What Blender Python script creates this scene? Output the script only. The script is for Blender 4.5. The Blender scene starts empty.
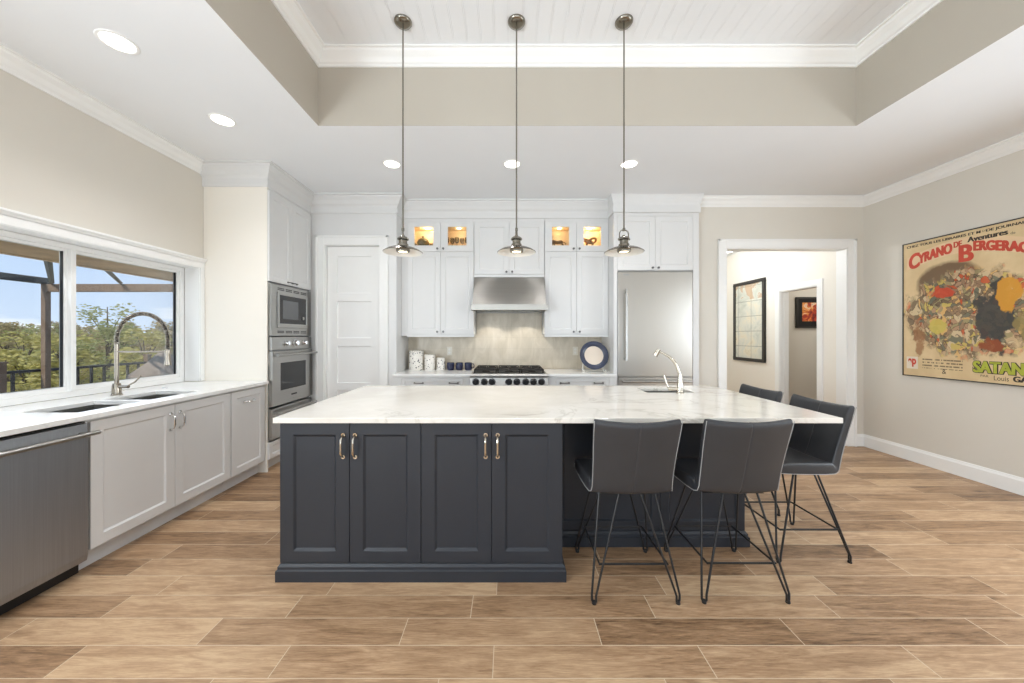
import bpy, bmesh, math, random
from mathutils import Vector, Matrix

random.seed(7)
SC = bpy.context.scene
COL = SC.collection
PI = math.pi

# ------------------------------------------------------------------ camera, world, lights, exposure
cam_d = bpy.data.cameras.new('camera')
cam_d.sensor_width = 36.0
cam_d.lens = 36.0 * 350.0 / 1024.0
cam_d.shift_x = 4.0 / 1024.0
cam_d.shift_y = -5.5 / 1024.0
cam_d.clip_start = 0.05
cam = bpy.data.objects.new('camera', cam_d)
COL.objects.link(cam)
cam.location = (0, 0, 1.37)
cam.rotation_euler = (PI / 2, 0, 0)
SC.camera = cam

SC.view_settings.view_transform = 'Standard'
SC.view_settings.look = 'None'
SC.view_settings.exposure = 0.02
SC.view_settings.gamma = 1.0
SC.view_settings.use_curve_mapping = False
SC.cycles.use_denoising = True
SC.cycles.max_bounces = 10
SC.cycles.diffuse_bounces = 6
SC.cycles.transparent_max_bounces = 12
SC.cycles.sample_clamp_indirect = 6.0
SC.cycles.caustics_reflective = False
SC.cycles.caustics_refractive = False

def lin(c):
    c = c / 255.0
    return c / 12.92 if c <= 0.04045 else ((c + 0.055) / 1.055) ** 2.4

def rgb(r, g, b):
    return (lin(r), lin(g), lin(b), 1.0)

world = bpy.data.worlds.new('sky')
SC.world = world
world.use_nodes = True
nt = world.node_tree
nt.nodes.clear()
n_out = nt.nodes.new('ShaderNodeOutputWorld')
n_bg = nt.nodes.new('ShaderNodeBackground')
n_bg.inputs['Strength'].default_value = 1.25
n_tc = nt.nodes.new('ShaderNodeTexCoord')
n_sep = nt.nodes.new('ShaderNodeSeparateXYZ')
n_rmp = nt.nodes.new('ShaderNodeValToRGB')
n_rmp.color_ramp.elements[0].position = 0.0
n_rmp.color_ramp.elements[0].color = rgb(203, 220, 243)
n_rmp.color_ramp.elements[1].position = 0.45
n_rmp.color_ramp.elements[1].color = rgb(120, 170, 228)
n_map = nt.nodes.new('ShaderNodeMapping')
n_map.inputs['Scale'].default_value = (1.5, 1.5, 9.0)
n_noi = nt.nodes.new('ShaderNodeTexNoise')
n_noi.inputs['Scale'].default_value = 2.2
n_noi.inputs['Detail'].default_value = 5.0
n_cr = nt.nodes.new('ShaderNodeValToRGB')
n_cr.color_ramp.elements[0].position = 0.52
n_cr.color_ramp.elements[0].color = (0, 0, 0, 1)
n_cr.color_ramp.elements[1].position = 0.68
n_cr.color_ramp.elements[1].color = (1, 1, 1, 1)
n_mix = nt.nodes.new('ShaderNodeMixRGB')
n_mix.inputs['Color2'].default_value = (0.95, 0.97, 1.0, 1)
nt.links.new(n_tc.outputs['Generated'], n_sep.inputs[0])
nt.links.new(n_sep.outputs['Z'], n_rmp.inputs['Fac'])
nt.links.new(n_tc.outputs['Generated'], n_map.inputs['Vector'])
nt.links.new(n_map.outputs[0], n_noi.inputs['Vector'])
nt.links.new(n_noi.outputs['Fac'], n_cr.inputs['Fac'])
nt.links.new(n_cr.outputs['Color'], n_mix.inputs['Fac'])
nt.links.new(n_rmp.outputs['Color'], n_mix.inputs['Color1'])
nt.links.new(n_mix.outputs['Color'], n_bg.inputs['Color'])
nt.links.new(n_bg.outputs[0], n_out.inputs[0])

def light(name, kind, loc, rot, energy, color=(1, 1, 1), size=None, size_y=None, spot=None, blend=0.5, shape=None, spread=None, radius=None):
    d = bpy.data.lights.new(name, kind)
    d.energy = energy
    d.color = color
    if kind == 'AREA':
        d.shape = shape or 'RECTANGLE'
        d.size = size
        if size_y: d.size_y = size_y
        if spread: d.spread = spread
    if kind == 'SPOT':
        d.spot_size = spot
        d.spot_blend = blend
    if radius is not None: d.shadow_soft_size = radius
    o = bpy.data.objects.new(name, d)
    COL.objects.link(o)
    o.location = loc
    o.rotation_euler = rot
    return o

sun = light('sun', 'SUN', (0, -10, 20), (0, 0, 0), 4.6, (1.0, 0.96, 0.88))
sun.rotation_euler = Vector((0.22, 0.75, -0.85)).to_track_quat('-Z', 'Y').to_euler()
sun.data.angle = 0.01
# level daylight lamp, added with the unseen sliding doors behind the camera
light('added_door_daylight', 'AREA', (0.7, -3.05, 1.25), (PI / 2, 0, 0), 50, (0.90, 0.96, 1.0), 5.6, 2.2)
light('added_upward_fill', 'AREA', (0.7, -2.75, 0.6), (math.radians(150), 0, 0), 40, (0.79, 0.90, 1.0), 5.6, 1.4, spread=math.radians(115))  # added lamp tilted up to brighten the ceiling, no patio is modelled
light('added_side_window_fill', 'AREA', (-2.98, -1.5, 1.5), (math.radians(112), 0, -PI / 2), 200, (0.82, 0.92, 1.0), 2.0, 1.3)  # fill at the added left window, brightens the right wall and ceiling
light('added_right_window_fill', 'AREA', (4.36, 1.35, 1.5), (math.radians(80), 0, PI / 2), 60, (0.84, 0.925, 1.0), 1.9, 1.3)  # fill at the added right window, brightens the window wall and left cabinets
# daylight entering by the kitchen window
light('daylight_kitchen_window', 'AREA', (-3.19, 2.2, 1.5), (math.radians(100), 0, -PI / 2), 7.5, (0.88, 0.95, 1.0), 2.3, 0.95)

# ------------------------------------------------------------------ scene-object helpers
def link(o, parent=None):
    COL.objects.link(o)
    if parent is not None: o.parent = parent
    return o

def tag(o, label=None, cat=None, group=None, kind=None):
    if label: o['label'] = label
    if cat: o['category'] = cat
    if group: o['group'] = group
    if kind: o['kind'] = kind
    return o

def thing(name, label, cat, loc=(0, 0, 0), rotz=0.0, group=None):
    o = link(bpy.data.objects.new(name, None))
    o.empty_display_size = 0.1
    o.location = loc
    o.rotation_euler = (0, 0, rotz)
    return tag(o, label, cat, group)

def root_of(o):
    while o.parent is not None: o = o.parent
    return o

def obj(name, bm, mats, parent=None, world=True, bevel=0.0, seg=2, smooth=False, sub=0, fix=True):
    """world=True: the bmesh is in world coordinates and is moved under its (unrotated) root."""
    if fix:
        bmesh.ops.remove_doubles(bm, verts=bm.verts, dist=1e-6)
        bmesh.ops.recalc_face_normals(bm, faces=bm.faces)
    if parent is not None and world:
        bmesh.ops.translate(bm, verts=bm.verts, vec=-Vector(root_of(parent).location))
    me = bpy.data.meshes.new(name)
    bm.to_mesh(me)
    bm.free()
    for m in (mats if isinstance(mats, (list, tuple)) else [mats]): me.materials.append(m)
    if smooth:
        for p in me.polygons: p.use_smooth = True
    o = link(bpy.data.objects.new(name, me), parent)
    if bevel:
        b = o.modifiers.new('bevel', 'BEVEL')
        b.width = bevel
        b.segments = seg
        b.limit_method = 'ANGLE'
        b.angle_limit = math.radians(40)
        b.harden_normals = False
    if sub:
        s = o.modifiers.new('subdivision', 'SUBSURF')
        s.levels = sub
        s.render_levels = sub
    if smooth and not sub:
        try: me.set_sharp_from_angle(angle=math.radians(40))
        except Exception: pass
    return o

def struct(name, bm, mats, parent=None, **k):
    o = obj(name, bm, mats, parent, **k)
    if parent is None: o['kind'] = 'structure'
    return o

def dup(root, loc=None, rotz=None, label=None, parent=None):
    c = root.copy()
    COL.objects.link(c)
    if parent is not None: c.parent = parent
    if loc is not None: c.location = loc
    if rotz is not None: c.rotation_euler = (0, 0, rotz)
    if label: c['label'] = label
    for ch in list(root.children): dup(ch, parent=c)
    return c

# ------------------------------------------------------------------ bmesh helpers
def B(): return bmesh.new()

def quad(bm, pts, mi=0):
    f = bm.faces.new([bm.verts.new(p) for p in pts])
    f.material_index = mi
    return f

def box(bm, x0, x1, y0, y1, z0, z1, mi=0):
    v = [bm.verts.new(p) for p in ((x0, y0, z0), (x1, y0, z0), (x1, y1, z0), (x0, y1, z0),
                                   (x0, y0, z1), (x1, y0, z1), (x1, y1, z1), (x0, y1, z1))]
    for q in ((0, 3, 2, 1), (4, 5, 6, 7), (0, 1, 5, 4), (1, 2, 6, 5), (2, 3, 7, 6), (3, 0, 4, 7)):
        bm.faces.new([v[i] for i in q]).material_index = mi
    return bm

def frame_of(d):
    d = d.normalized()
    a = Vector((0, 0, 1)) if abs(d.z) < 0.9 else Vector((1, 0, 0))
    u = d.cross(a).normalized()
    return u, d.cross(u).normalized()

def tube(bm, pts, r, seg=10, closed=False, mi=0, radii=None):
    pts = [Vector(p) for p in pts]
    n = len(pts)
    tans = []
    for i in range(n):
        if closed: t = pts[(i + 1) % n] - pts[i - 1]
        elif i == 0: t = pts[1] - pts[0]
        elif i == n - 1: t = pts[-1] - pts[-2]
        else: t = (pts[i + 1] - pts[i]).normalized() + (pts[i] - pts[i - 1]).normalized()
        tans.append(t.normalized())
    u, w = frame_of(tans[0])
    rings = []
    for i in range(n):
        if i:
            q = tans[i - 1].rotation_difference(tans[i])
            u = q @ u
            w = q @ w
        rr = radii[i] if radii else r
        rings.append([bm.verts.new(pts[i] + (u * math.cos(2 * PI * k / seg) + w * math.sin(2 * PI * k / seg)) * rr) for k in range(seg)])
    last = n if closed else n - 1
    for i in range(last):
        a, b = rings[i], rings[(i + 1) % n]
        for k in range(seg):
            bm.faces.new((a[k], a[(k + 1) % seg], b[(k + 1) % seg], b[k])).material_index = mi
    if not closed:
        bm.faces.new(list(reversed(rings[0]))).material_index = mi
        bm.faces.new(rings[-1]).material_index = mi
    return bm

def cyl(bm, p0, p1, r, seg=16, mi=0, r2=None):
    return tube(bm, [p0, p1], r, seg, mi=mi, radii=[r, r if r2 is None else r2])

def lathe(bm, prof, c=(0, 0, 0), seg=24, mat=None, mi=0):
    """prof: list of (r, z) turned about z; mat: optional 4x4 applied afterwards."""
    rings = []
    nv = []
    for r, z in prof:
        if r < 1e-6:
            v = bm.verts.new((c[0], c[1], c[2] + z))
            rings.append([v])
            nv.append(v)
        else:
            ring = [bm.verts.new((c[0] + r * math.cos(2 * PI * k / seg), c[1] + r * math.sin(2 * PI * k / seg), c[2] + z)) for k in range(seg)]
            rings.append(ring)
            nv += ring
    for a, b in zip(rings, rings[1:]):
        for k in range(seg):
            k2 = (k + 1) % seg
            if len(a) == 1 and len(b) == 1: continue
            if len(a) == 1: f = bm.faces.new((a[0], b[k2], b[k]))
            elif len(b) == 1: f = bm.faces.new((a[k], a[k2], b[0]))
            else: f = bm.faces.new((a[k], a[k2], b[k2], b[k]))
            f.material_index = mi
    if mat is not None: bmesh.ops.transform(bm, matrix=mat, verts=nv)
    return bm

def prism(bm, poly, axis, a0, a1, mi=0):
    """extrude a polygon of 2-D points along an axis ('x': pts are (y,z); 'y': (x,z); 'z': (x,y))."""
    def P(p, a):
        return {'x': (a, p[0], p[1]), 'y': (p[0], a, p[1]), 'z': (p[0], p[1], a)}[axis]
    A = [bm.verts.new(P(p, a0)) for p in poly]
    Bv = [bm.verts.new(P(p, a1)) for p in poly]
    n = len(poly)
    for i in range(n):
        bm.faces.new((A[i], A[(i + 1) % n], Bv[(i + 1) % n], Bv[i])).material_index = mi
    bm.faces.new(list(reversed(A))).material_index = mi
    bm.faces.new(Bv).material_index = mi
    return bm

def sweep(bm, path, prof, closed=False):
    """sweep a closed profile [(d, z)] along a plan path; d is measured to the right hand of travel."""
    P = [Vector((p[0], p[1])) for p in path]
    n = len(P)
    rings = []
    for i in range(n):
        def nrm(a, b):
            t = (b - a).normalized()
            return Vector((t.y, -t.x))
        if closed or 0 < i < n - 1:
            n1, n2 = nrm(P[i - 1], P[i]), nrm(P[i], P[(i + 1) % n])
            m = (n1 + n2)
            m = m / max(1e-6, m.dot(n1))
        elif i == 0: m = nrm(P[0], P[1])
        else: m = nrm(P[-2], P[-1])
        rings.append([bm.verts.new((P[i].x + m.x * d, P[i].y + m.y * d, z)) for d, z in prof])
    k = len(prof)
    for i in range(n if closed else n - 1):
        a, b = rings[i], rings[(i + 1) % n]
        for j in range(k):
            bm.faces.new((a[j], a[(j + 1) % k], b[(j + 1) % k], b[j]))
    if not closed:
        bm.faces.new(rings[0])
        bm.faces.new(list(reversed(rings[-1])))
    return bm

def slab(bm, xs, ys, z0, z1, skip):
    """plate cut into cells by xs, ys; cells (i, j) in skip are left out, edges walled."""
    nx, ny = len(xs) - 1, len(ys) - 1
    on = lambda i, j: 0 <= i < nx and 0 <= j < ny and (i, j) not in skip
    for i in range(nx):
        for j in range(ny):
            if not on(i, j): continue
            a, b, c, d = xs[i], xs[i + 1], ys[j], ys[j + 1]
            quad(bm, ((a, c, z1), (b, c, z1), (b, d, z1), (a, d, z1)))
            quad(bm, ((a, d, z0), (b, d, z0), (b, c, z0), (a, c, z0)))
            if not on(i - 1, j): quad(bm, ((a, d, z0), (a, c, z0), (a, c, z1), (a, d, z1)))
            if not on(i + 1, j): quad(bm, ((b, c, z0), (b, d, z0), (b, d, z1), (b, c, z1)))
            if not on(i, j - 1): quad(bm, ((a, c, z0), (b, c, z0), (b, c, z1), (a, c, z1)))
            if not on(i, j + 1): quad(bm, ((b, d, z0), (a, d, z0), (a, d, z1), (b, d, z1)))
    return bm

def shaker(bm, x0, x1, z0, z1, y0, t=0.02, stile=0.06, rails=(0.06, 0.06), rec=0.010, slope=0.010, panels=None, hole=False):
    """framed panel facing -y, front at y0. panels: list of (za, zb); hole: openings go through."""
    if panels is None: panels = [(z0 + rails[1], z1 - rails[0])]
    xs = [x0, x0 + stile, x1 - stile, x1]
    zs = [z0]
    for a, b in panels: zs += [a, b]
    zs.append(z1)
    yb = y0 + t
    for j in range(len(zs) - 1):
        for i in range(3):
            a, b, c, d = xs[i], xs[i + 1], zs[j], zs[j + 1]
            if i == 1 and j % 2 == 1:
                s = 0.0 if hole else slope
                y = yb if hole else y0 + rec
                o = ((a, y0, c), (b, y0, c), (b, y0, d), (a, y0, d))
                q = ((a + s, y, c + s), (b - s, y, c + s), (b - s, y, d - s), (a + s, y, d - s))
                for k in range(4):
                    quad(bm, (o[k], o[(k + 1) % 4], q[(k + 1) % 4], q[k]))
                if not hole:
                    quad(bm, q)
                    quad(bm, ((b, yb, c), (a, yb, c), (a, yb, d), (b, yb, d)))
            else:
                quad(bm, ((a, y0, c), (b, y0, c), (b, y0, d), (a, y0, d)))
                quad(bm, ((b, yb, c), (a, yb, c), (a, yb, d), (b, yb, d)))
    for j in range(len(zs) - 1):
        c, d = zs[j], zs[j + 1]
        quad(bm, ((x0, yb, c), (x0, y0, c), (x0, y0, d), (x0, yb, d)))
        quad(bm, ((x1, y0, c), (x1, yb, c), (x1, yb, d), (x1, y0, d)))
    for i in range(3):
        a, b = xs[i], xs[i + 1]
        quad(bm, ((a, yb, z0), (b, yb, z0), (b, y0, z0), (a, y0, z0)))
        quad(bm, ((a, y0, z1), (b, y0, z1), (b, yb, z1), (a, yb, z1)))
    return bm

def bow(bm, p, L, axis, out=0.032, r=0.0055, seg=8):
    """arched pull with two collars, centred at p on a front facing -y; axis 'z' or 'x'."""
    pts = []
    n = 14
    for i in range(n + 1):
        s = -1 + 2 * i / n
        s = math.copysign(abs(s) ** 0.55, s)
        d = out * (1 - abs(s) ** 5)
        a = s * L / 2
        pts.append((p[0], p[1] - d, p[2] + a) if axis == 'z' else (p[0] + a, p[1] - d, p[2]))
    rr = [r * (1.35 if i in (0, n) else 1.0) for i in range(n + 1)]
    tube(bm, pts, r, seg, radii=rr)
    for s in (-1, 1):
        c = (p[0], p[1], p[2] + s * L / 2) if axis == 'z' else (p[0] + s * L / 2, p[1], p[2])
        cyl(bm, (c[0], c[1] - 0.006, c[2]), (c[0], c[1] + 0.002, c[2]), r * 1.9, 10)
    return bm

def bar(bm, p, L, axis, out=0.05, r=0.01, inset=0.06, seg=12, post=None):
    """straight bar handle with two posts on a front facing -y."""
    def at(a, d): return (p[0] + a, p[1] - d, p[2]) if axis == 'x' else (p[0], p[1] - d, p[2] + a)
    cyl(bm, at(-L / 2, out), at(L / 2, out), r, seg)
    for s in (-1, 1):
        cyl(bm, at(s * (L / 2 - inset), out), at(s * (L / 2 - inset), -0.002), post or r * 0.8, seg)
    return bm

def knob(bm, p, r=0.014):
    lathe(bm, [(0.0, 0.028), (r * 0.7, 0.028), (r, 0.022), (r, 0.016), (r * 0.45, 0.010), (r * 0.45, 0.004), (r * 0.8, 0.0), (0, 0)],
          (0, 0, 0), 14, Matrix.Translation(p) @ Matrix.Rotation(PI / 2, 4, 'X'))
    return bm

def arc(c, r, a0, a1, n, u, w):
    c, u, w = Vector(c), Vector(u), Vector(w)
    return [c + u * (r * math.cos(a0 + (a1 - a0) * i / n)) + w * (r * math.sin(a0 + (a1 - a0) * i / n)) for i in range(n + 1)]

def lettering(text, size_h, width, M, mat, parent, depth=0.0008, shear=0.0, offset=0.0, name='lettering'):
    """flat lettering: built in x-right / y-up, scaled to width and cap height, then placed by matrix M (world)."""
    cu = bpy.data.curves.new('lettering_curve', 'FONT')
    cu.body = text
    cu.size = 1.0
    cu.extrude = 0.0
    cu.shear = shear
    cu.offset = offset
    cu.align_x = 'LEFT'
    tmp = bpy.data.objects.new('lettering_curve', cu)
    COL.objects.link(tmp)
    dg = bpy.context.evaluated_depsgraph_get()
    me = bpy.data.meshes.new_from_object(tmp.evaluated_get(dg))
    bpy.data.objects.remove(tmp)
    bpy.data.curves.remove(cu)
    xs = [v.co.x for v in me.vertices]
    ys = [v.co.y for v in me.vertices]
    sx = width / (max(xs) - min(xs))
    sy = size_h / (max(ys) - min(ys))
    x0, y0 = min(xs), min(ys)
    for v in me.vertices: v.co = Vector(((v.co.x - x0) * sx, (v.co.y - y0) * sy, depth))
    return me, M

# ------------------------------------------------------------------ materials
def new_mat(name):
    m = bpy.data.materials.new(name)
    m.use_nodes = True
    return m, m.node_tree, m.node_tree.nodes['Principled BSDF']

def mat(name, c, rough=0.5, metal=0.0, spec=0.5, var=0.03, scale=6.0, bump=0.0, bscale=200.0, stretch=None, emit=None, coat=0.0, rvar=0.0):
    m, t, b = new_mat(name)
    col = rgb(*c)
    tc = t.nodes.new('ShaderNodeTexCoord')
    src = tc.outputs['Object']
    if stretch:
        mp = t.nodes.new('ShaderNodeMapping')
        mp.inputs['Scale'].default_value = stretch
        t.links.new(src, mp.inputs['Vector'])
        src = mp.outputs[0]
    no = t.nodes.new('ShaderNodeTexNoise')
    no.inputs['Scale'].default_value = scale
    no.inputs['Detail'].default_value = 3.0
    t.links.new(src, no.inputs['Vector'])
    r = t.nodes.new('ShaderNodeValToRGB')
    k0, k1 = 1 - var, 1 + var
    r.color_ramp.elements[0].color = (col[0] * k0, col[1] * k0, col[2] * k0, 1)
    r.color_ramp.elements[1].color = (min(1, col[0] * k1), min(1, col[1] * k1), min(1, col[2] * k1), 1)
    r.color_ramp.elements[0].position = 0.3
    r.color_ramp.elements[1].position = 0.7
    t.links.new(no.outputs['Fac'], r.inputs['Fac'])
    t.links.new(r.outputs['Color'], b.inputs['Base Color'])
    b.inputs['Roughness'].default_value = rough
    b.inputs['Metallic'].default_value = metal
    b.inputs['Specular IOR Level'].default_value = spec
    b.inputs['Coat Weight'].default_value = coat
    if rvar:
        mr = t.nodes.new('ShaderNodeMapRange')
        mr.inputs['To Min'].default_value = rough - rvar
        mr.inputs['To Max'].default_value = rough + rvar
        t.links.new(no.outputs['Fac'], mr.inputs['Value'])
        t.links.new(mr.outputs[0], b.inputs['Roughness'])
    if bump:
        n2 = t.nodes.new('ShaderNodeTexNoise')
        n2.inputs['Scale'].default_value = bscale
        t.links.new(src, n2.inputs['Vector'])
        bp = t.nodes.new('ShaderNodeBump')
        bp.inputs['Strength'].default_value = bump
        bp.inputs['Distance'].default_value = 0.002
        t.links.new(n2.outputs['Fac'], bp.inputs['Height'])
        t.links.new(bp.outputs[0], b.inputs['Normal'])
    if emit:
        b.inputs['Emission Color'].default_value = rgb(*emit[0])
        b.inputs['Emission Strength'].default_value = emit[1]
    return m

M = {}
M['wall'] = mat('wall_paint_greige', (216, 211, 201), 0.75, var=0.012, scale=2.0, bump=0.05, bscale=150, spec=0.3)
M['soffit'] = mat('wall_greige_darkened', (185, 178, 166), 0.75, var=0.012, scale=2.0, bump=0.05, bscale=150, spec=0.3)  # wall greige made darker: shade on the tray faces put into the colour
M['cream'] = mat('cream_paint', (238, 233, 223), 0.55, var=0.01, scale=2.0, spec=0.3)
M['ceil'] = mat('ceiling_paint', (234, 236, 238), 0.85, var=0.01, scale=2.0, bump=0.04, bscale=120, spec=0.2)
M['trim'] = mat('trim_paint', (240, 240, 238), 0.4, var=0.008, spec=0.4)
M['cab'] = mat('cabinet_paint_white', (219, 219, 218), 0.38, var=0.008, spec=0.4)
M['cabgrey'] = mat('toe_kick_paint', (215, 216, 216), 0.45, var=0.01)
M['navy'] = mat('island_paint_charcoal', (41, 44, 50), 0.42, var=0.03, spec=0.4)
M['steel'] = mat('brushed_steel', (176, 175, 172), 0.30, 1.0, var=0.06, scale=3.0, stretch=(0.6, 0.6, 120.0), rvar=0.06)
M['steelf'] = mat('brushed_steel_door', (184, 181, 175), 0.33, 1.0, var=0.008, scale=3.0, stretch=(60.0, 60.0, 0.6))
M['steelr'] = mat('satin_steel', (196, 195, 192), 0.5, 1.0, var=0.03)
M['steelh'] = mat('brushed_steel_hood', (166, 163, 157), 0.33, 1.0, var=0.05, scale=3.0, stretch=(0.6, 60.0, 60.0), rvar=0.06)
b_ = M['steelh'].node_tree.nodes['Principled BSDF']
tn = M['steelh'].node_tree.nodes.new('ShaderNodeTangent')
tn.direction_type = 'RADIAL'
tn.axis = 'Z'
M['steelh'].node_tree.links.new(tn.outputs[0], b_.inputs['Tangent'])
b_.inputs['Anisotropic'].default_value = 0.85
M['steeld'] = mat('dark_steel', (168, 172, 177), 0.48, 1.0, var=0.06, scale=3.0, stretch=(60.0, 60.0, 0.8), rvar=0.05)
M['chrome'] = mat('chrome', (222, 222, 222), 0.10, 1.0, var=0.01)
M['faucet'] = mat('warm_steel', (158, 150, 138), 0.14, 1.0, var=0.02)
M['nickel'] = mat('polished_nickel', (205, 198, 184), 0.16, 1.0, var=0.02)
M['pend'] = mat('pendant_nickel', (136, 131, 121), 0.25, 1.0, var=0.03)
M['knobm'] = mat('dark_pewter', (120, 119, 118), 0.3, 1.0, var=0.03)
M['black'] = mat('black_metal', (24, 24, 25), 0.42, 0.0, var=0.05)
M['iron'] = mat('cast_iron', (38, 34, 31), 0.6, 0.2, var=0.1, bump=0.2)
M['ovenglass'] = mat('oven_glass', (30, 32, 34), 0.08, 0.0, var=0.02, spec=0.6)
M['leather'] = mat('charcoal_leather', (50, 51, 54), 0.42, 0.0, var=0.05, scale=10, bump=0.12, bscale=320)
M['piping'] = mat('pale_piping', (168, 168, 167), 0.6, var=0.02)
M['enamel'] = mat('white_enamel', (238, 236, 230), 0.25, var=0.01)
M['creamo'] = mat('almond_plastic', (226, 221, 208), 0.4, var=0.006)
M['white'] = mat('white_plastic', (240, 240, 238), 0.4, var=0.006)
M['navyc'] = mat('navy_glaze', (34, 39, 68), 0.2, var=0.1, scale=20)
M['navyp'] = mat('navy_plate_glaze', (56, 62, 82), 0.25, var=0.12, scale=12)
M['creamp'] = mat('cream_glaze', (222, 208, 192), 0.3, var=0.05, scale=3)
M['maple'] = mat('maple_interior', (232, 208, 165), 0.5, var=0.06, scale=3, stretch=(1, 1, 12))
M['bronze'] = mat('bronze_figure', (112, 86, 46), 0.35, 0.7, var=0.1)
M['drift'] = mat('rope_tan', (150, 112, 62), 0.7, var=0.15, scale=30)
M['tureen'] = mat('olive_stoneware', (124, 112, 70), 0.4, var=0.15, scale=25)
M['frameb'] = mat('black_picture_frame', (38, 35, 31), 0.4, var=0.06)
M['matb'] = mat('black_mat_board', (22, 22, 24), 0.8, var=0.04)
M['eave'] = mat('eave_stucco_brown', (214, 194, 160), 0.8, var=0.12, scale=5, bump=0.3, bscale=60)
M['pergola'] = mat('pergola_dark_brown', (112, 92, 74), 0.6, var=0.12, scale=8, stretch=(4, 4, 1))
M['beam'] = mat('pergola_dark_beam', (66, 66, 62), 0.6, var=0.1, scale=8)
M['rail'] = mat('railing_black', (42, 40, 38), 0.5, var=0.06)
M['deck'] = mat('deck_boards', (140, 120, 98), 0.7, var=0.15, scale=4)
M['shingle'] = mat('grey_brown_shingle', (120, 108, 98), 0.85, var=0.15, scale=9, bump=0.5, bscale=40)
M['bark'] = mat('bark', (86, 74, 62), 0.9, var=0.2, scale=12, bump=0.5, bscale=30)
M['terrain'] = mat('scrub_ground', (118, 116, 72), 0.95, var=0.3, scale=1.2)
M['txt_red'] = mat('print_red', (196, 72, 52), 0.7, var=0.08, scale=14)
M['txt_dark'] = mat('print_dark', (62, 54, 44), 0.7, var=0.12, scale=30)
M['txt_green'] = mat('print_green', (170, 176, 62), 0.7, var=0.1, scale=20)
M['txt_cream'] = mat('print_cream', (226, 196, 158), 0.7, var=0.04, scale=10)

def emis(name, c, s):
    m, t, b = new_mat(name)
    b.inputs['Base Color'].default_value = rgb(*c)
    b.inputs['Emission Color'].default_value = rgb(*c)
    b.inputs['Emission Strength'].default_value = s
    return m
M['lamp'] = emis('downlight_lens', (255, 252, 244), 5.0)
M['bulb'] = emis('pendant_bulb', (255, 240, 206), 4.0)
M['puck'] = emis('puck_lens', (255, 226, 160), 6.0)

def glass(name, tint=(1, 1, 1), refl=0.08, rough=0.0):
    m, t, b = new_mat(name)
    t.nodes.remove(b)
    out = [n for n in t.nodes if n.type == 'OUTPUT_MATERIAL'][0]
    tr = t.nodes.new('ShaderNodeBsdfTransparent')
    tr.inputs[0].default_value = (*tint, 1)
    gl = t.nodes.new('ShaderNodeBsdfGlossy')
    gl.inputs['Roughness'].default_value = rough
    fr = t.nodes.new('ShaderNodeFresnel')
    fr.inputs['IOR'].default_value = 1.35
    mx = t.nodes.new('ShaderNodeMixShader')
    t.links.new(fr.outputs[0], mx.inputs[0])
    t.links.new(tr.outputs[0], mx.inputs[1])
    t.links.new(gl.outputs[0], mx.inputs[2])
    t.links.new(mx.outputs[0], out.inputs[0])
    return m
M['glass'] = glass('window_glass', (0.97, 0.975, 0.965))
M['cglass'] = glass('cabinet_glass', (0.97, 0.97, 0.96))
M['stem'] = glass('goblet_glass', (0.80, 0.78, 0.72), rough=0.05)

class G:
    """tiny node-graph helper for scalar maths"""
    def __init__(s, t): s.t = t
    def m(s, op, a, b=None, c=None):
        n = s.t.nodes.new('ShaderNodeMath')
        n.operation = op
        for i, v in enumerate((a, b, c)):
            if v is None: continue
            if isinstance(v, (int, float)): n.inputs[i].default_value = v
            else: s.t.links.new(v, n.inputs[i])
        return n.outputs[0]
    def xyz(s, x, y, z=0.0):
        n = s.t.nodes.new('ShaderNodeCombineXYZ')
        for i, v in enumerate((x, y, z)):
            if isinstance(v, (int, float)): n.inputs[i].default_value = v
            else: s.t.links.new(v, n.inputs[i])
        return n.outputs[0]
    def noise(s, vec, scale, detail=4.0, rough=0.55, dist=0.0):
        n = s.t.nodes.new('ShaderNodeTexNoise')
        n.inputs['Scale'].default_value = scale
        n.inputs['Detail'].default_value = detail
        n.inputs['Roughness'].default_value = rough
        n.inputs['Distortion'].default_value = dist
        s.t.links.new(vec, n.inputs['Vector'])
        return n.outputs['Fac']
    def white(s, vec):
        n = s.t.nodes.new('ShaderNodeTexWhiteNoise')
        n.noise_dimensions = '3D'
        s.t.links.new(vec, n.inputs['Vector'])
        return n.outputs['Value'], n.outputs['Color']
    def ramp(s, fac, stops, interp='LINEAR'):
        n = s.t.nodes.new('ShaderNodeValToRGB')
        n.color_ramp.interpolation = interp
        while len(n.color_ramp.elements) < len(stops): n.color_ramp.elements.new(0.5)
        for e, (p, c) in zip(n.color_ramp.elements, stops):
            e.position = p
            e.color = c if len(c) == 4 else rgb(*c)
        s.t.links.new(fac, n.inputs['Fac'])
        return n.outputs['Color']
    def mix(s, fac, a, b, mode='MIX'):
        n = s.t.nodes.new('ShaderNodeMixRGB')
        n.blend_type = mode
        for i, v in ((0, fac), (1, a), (2, b)):
            if isinstance(v, (int, float)): n.inputs[i].default_value = v
            elif isinstance(v, tuple): n.inputs[i].default_value = v
            else: s.t.links.new(v, n.inputs[i])
        return n.outputs[0]
    def coords(s):
        tc = s.t.nodes.new('ShaderNodeTexCoord')
        sp = s.t.nodes.new('ShaderNodeSeparateXYZ')
        s.t.links.new(tc.outputs['Object'], sp.inputs[0])
        return tc.outputs['Object'], sp.outputs[0], sp.outputs[1], sp.outputs[2]

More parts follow.
